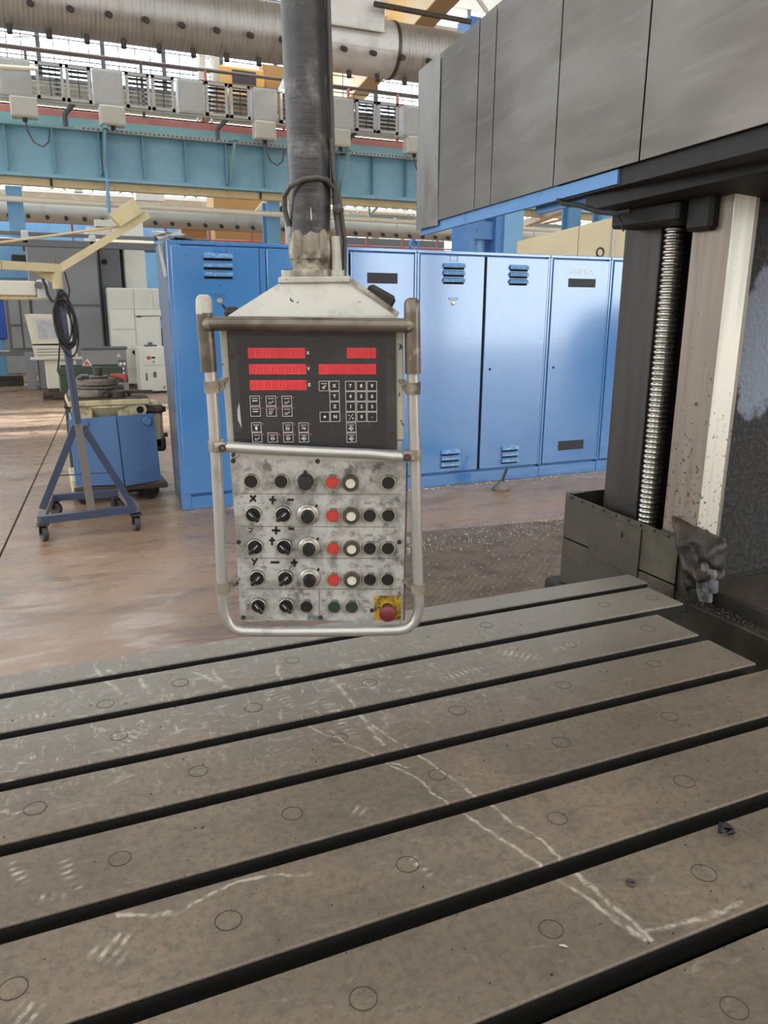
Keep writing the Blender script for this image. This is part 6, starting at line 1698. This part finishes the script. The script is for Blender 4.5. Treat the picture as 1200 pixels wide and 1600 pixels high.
part('red_button', MB().lathe([(0, .03), (.03, .025), (.035, 0)], 14, T(2.035, 15.588, .67) @ FRONT), M_BRED, wu, True)
part('display', MB().box((2.085, 15.58, .655), (2.15, 15.588, .685)), M_GAP, wu, True)
part('warning_mark', MB().prism([(-.025, -.02), (.025, -.02), (0, .025)], 0, .003, T(2.12, 15.588, .595) @ FRONT), M_YEL, wu, True)
part('switch', MB().prism([(.028 * math.cos(a * PI / 8), .028 * math.sin(a * PI / 8) + (.03 if a < 9 else -.03)) for a in range(16)], 0, .012, T(2.13, 15.6, .35) @ FRONT), M_GREYD, wu, True)
part('level_glass', MB().box((1.96, 15.59, .24), (1.99, 15.6, .38), .004), M_GREYD, wu, True)
part('yellow_mark', MB().box((2.27, 15.596, .08), (2.31, 15.6, .13)), M_YEL, wu, True)
part('top_fitting', MB().box((2.0, 15.7, .87), (2.22, 15.9, .90), .006).box((2.06, 15.72, .90), (2.14, 15.8, .95), .006), M_GREYD, wu, True)
gp = thing('grey_operator_panel', 'low grey operator panel behind the disc stack', 'operator panel', (1.1, 14.1, 0))
part('panel_body', MB().box((0.77, 14.0, .0), (1.47, 14.15, .93), .015), M_GREY, gp, True)
part('top_rim', MB().box((0.75, 13.97, .92), (1.49, 14.17, .96), .01), M_GREYD, gp, True)
part('button_plate', MB().box((1.33, 13.985, .42), (1.45, 14.0, .74), .01), M_GREYD, gp, True)
for x, z in ((1.36, .68), (1.42, .68), (1.39, .6), (1.39, .52), (1.42, .46)):
    part('button', MB().lathe([(0, .015), (.02, .012), (.024, 0)], 12, T(x, 13.985, z) @ FRONT), M_SIGNW, gp, True)
part('warning_triangle', MB().prism([(-.04, -.03), (.04, -.03), (0, .04)], 0, .003, T(1.34, 14.0, .82) @ FRONT), M_UNIT, gp, True)

co = thing('machine_console', 'warm white machine console with a tilted monitor and keyboard drawer', 'console', (0.35, 15.3, 0))
CYy = 15.1
q0 = [(-0.035, CYy, 1.47), (0.62, CYy, 1.46), (0.66, CYy, .975), (0.03, CYy, .97)]
def solid(q, dy): return MB().hexa(q, [(p[0] + .12, p[1] + dy, p[2]) for p in q])
part('monitor_case', solid(q0, .45), M_OFFW2, co, True)
q1 = [(0.055, CYy - .006, 1.415), (0.54, CYy - .006, 1.41), (0.58, CYy - .006, 1.03), (0.10, CYy - .006, 1.03)]
part('screen_bezel', MB().hexa(q1, [(p[0], CYy, p[2]) for p in q1]), M_UNIT2, co, True)
q2 = [(0.12, CYy - .012, 1.385), (0.51, CYy - .012, 1.38), (0.545, CYy - .012, 1.06), (0.155, CYy - .012, 1.06)]
part('screen', MB().hexa(q2, [(p[0], CYy - .005, p[2]) for p in q2]), M_SCREEN, co, True)
q3 = [(0.03, CYy, .945), (0.64, CYy, .94), (0.66, CYy, .73), (0.055, CYy, .725)]
part('keyboard_drawer', solid(q3, .45), M_OFFW2, co, True)
for k in range(3):
    part('drawer_groove', MB().box((.1, CYy - .006, .775 + .05 * k), (.58, CYy, .785 + .05 * k)), M_GREYD, co, True)
part('monitor_gap', MB().box((.04, CYy + .02, .94), (.75, CYy + .4, .975)), M_GAP, co, True)
part('shelf', MB().box((-.02, CYy - .05, .70), (.86, CYy + .4, .725), .004), M_UNIT2, co, True)
part('pedestal', MB().box((.21, CYy + .02, .19), (.72, CYy + .45, .70), .01), M_OFFW2, co, True)
part('fan_grille', MB().lathe([(.03, .006), (.045, .008), (.06, .006), (.062, 0)], 18, T(.46, CYy + .02, .33) @ FRONT), M_UNIT2, co, True)
part('grille_core', MB().lathe([(0, .004), (.03, .004), (.03, 0)], 18, T(.46, CYy + .02, .33) @ FRONT), M_UNIT2, co, True)
part('foot_frame', MB().box((.12, CYy - .08, .06), (.72, CYy + .5, .14), .01).box((.12, CYy - .05, 0), (.28, CYy + .1, .06)).box((.55, CYy - .05, 0), (.7, CYy + .1, .06)).box((.22, CYy, .14), (.70, CYy + .4, .19)), M_RUST, co, True)
solo('white_sack', MB().hexa([(.62, CYy - .2, .0), (.80, CYy - .2, .02), (.80, CYy - .12, .02), (.62, CYy - .12, .0)], [(.66, CYy - .19, .36), (.82, CYy - .19, .40), (.82, CYy - .14, .40), (.66, CYy - .14, .36)]), M_SIGNW, 'white plastic sack leaning at the foot of the console', 'sack', (.7, CYy - .17, 0))

ma = thing('cream_machine_arm', 'wrapped pale machine arm with a motor head at the left edge', 'machine arm', (-0.4, 13.2, 0))
part('arm_beam', MB().box((-2.0, 13.0, 1.76), (.16, 13.35, 1.965), .015), M_OFFW2, ma, True)
part('arm_under', MB().box((-2.0, 13.05, 1.70), (.22, 13.3, 1.76), .01), M_TCREAM, ma, True)
part('motor_head', MB().box((.17, 12.96, 1.70), (.33, 13.35, 1.99), .03), M_UNIT, ma, True)
part('motor_cap', MB().cyl((.20, 12.9, 1.91), (.20, 13.0, 1.91), .05, n=14), M_GREYD, ma, True)
part('motor_bracket', MB().tube([(.26, 12.93, 2.0), (.30, 12.92, 1.9), (.31, 12.92, 1.78), (.36, 12.92, 1.69), (.40, 12.92, 1.68)], .02, 8), M_BLKR, ma, True)
part('support_column', MB().box((-2.1, 12.9, 0), (-1.6, 13.5, 1.76), .02), M_OFFW2, ma, True)
dc = thing('dark_machine_doors', 'dark grey glazed machine doors behind the console at the left edge', 'machine enclosure', (-.1, 17.5, 0))
part('door_frame', MB().box((-.38, 17.0, .72), (.09, 18.6, 1.93), .02), M_GREYD, dc, True)
part('door_pane', MB().box((-.30, 16.97, 1.25), (-.12, 17.0, 1.86), .01), M_GREY, dc, True)
part('door_pane', MB().box((-.09, 16.97, .80), (.06, 17.0, 1.86), .01), M_GREY, dc, True)
part('door_pane', MB().box((-.30, 16.97, .80), (-.12, 17.0, 1.22), .01), M_GREY, dc, True)
part('machine_leg', MB().box((-.12, 16.9, 0), (.05, 17.2, .74), .01), M_GREY, dc, True)
part('base_beam', MB().box((-3, 17, .66), (.1, 17.6, .74)), M_GREYD, dc, True)
part('machine_leg', MB().box((-2.9, 16.9, 0), (-2.7, 17.2, .66), .01), M_GREY, dc, True)
bs = thing('bright_blue_machine', 'bright blue machine cover at the left edge behind the dark doors', 'machine', (-1.2, 19.5, 0))
part('cover', MB().box((-2.6, 19.0, 0.9), (-.42, 20, 1.72), .02), M_BRTBLUE, bs, True)
part('window_band', MB().box((-2.6, 18.98, 1.72), (-.42, 20, 1.9)), M_SIGNW, bs, True)
part('top_cover', MB().box((-2.6, 19.0, 1.9), (-.42, 20, 2.05), .02), M_BCOL, bs, True)
part('leg', MB().box((-.72, 19.05, 0), (-.5, 19.3, .9), .01), M_BCOL, bs, True)
part('leg', MB().box((-2.5, 19.05, 0), (-2.3, 19.3, .9), .01), M_BCOL, bs, True)
bf = thing('blue_far_machine', 'pale blue machine top beyond the cream arm at the left edge', 'machine', (-1.5, 21, 0))
part('cover', MB().box((-3, 21, 2.2), (.2, 22, 3.1), .03), M_BCOL, bf, True)
part('black_hood', MB().box((-.2, 20.9, 2.5), (.15, 21, 2.75), .03), M_BLKR, bf, True)
part('body', MB().box((-3, 21.05, 0), (.15, 22, 2.2), .02), M_UNIT, bf, True)
solo('flat_pallet', MB().box((-1.6, 18.0, 0.0), (-.2, 19.0, .12), .01).box((-1.6, 18.0, .12), (-.2, 18.1, .2)), M_RUST, 'dark flat pallet on the floor under the dark machine doors', 'pallet', (-.9, 18.5, 0))
tk = thing('reflection_blocker', 'dark steel tank with domed top, added unseen to darken the reflection in the blue cabinet', 'blocker', (13.2, -3.0, 0))  # unseen body added to make the dark blob reflected in the cabinet door
part('blocker_body', MB().lathe([(0, 1.72), (0.3, 1.70), (0.7, 1.55), (0.98, 1.25), (1.1, 0.95), (1.1, 0.1), (0, 0.1)], 36, T(13.2, -3.0, 0)), M_STAND, tk, True)
for q_ in (0.4, 2.5, 4.6):
    part('blocker_leg', MB().cyl((13.2 + 0.8 * math.cos(q_), -3 + 0.8 * math.sin(q_), 0), (13.2 + 0.8 * math.cos(q_), -3 + 0.8 * math.sin(q_), 0.12), 0.06, n=10), M_STAND, tk, True)
# machine behind the gap beside the big cabinet
solo('rack_shelf', MB().box((2.5, 19, 0), (3.2, 20, 1.1), .02).box((2.5, 19, 1.3), (3.2, 20, 1.36)).box((2.5, 19.4, 1.1), (2.56, 19.46, 1.3)).box((3.1, 19.4, 1.1), (3.16, 19.46, 1.3)), M_RUST, 'dark rack with parts seen between white cabinet and the large blue cabinet', 'rack', (2.85, 19.5, 0))
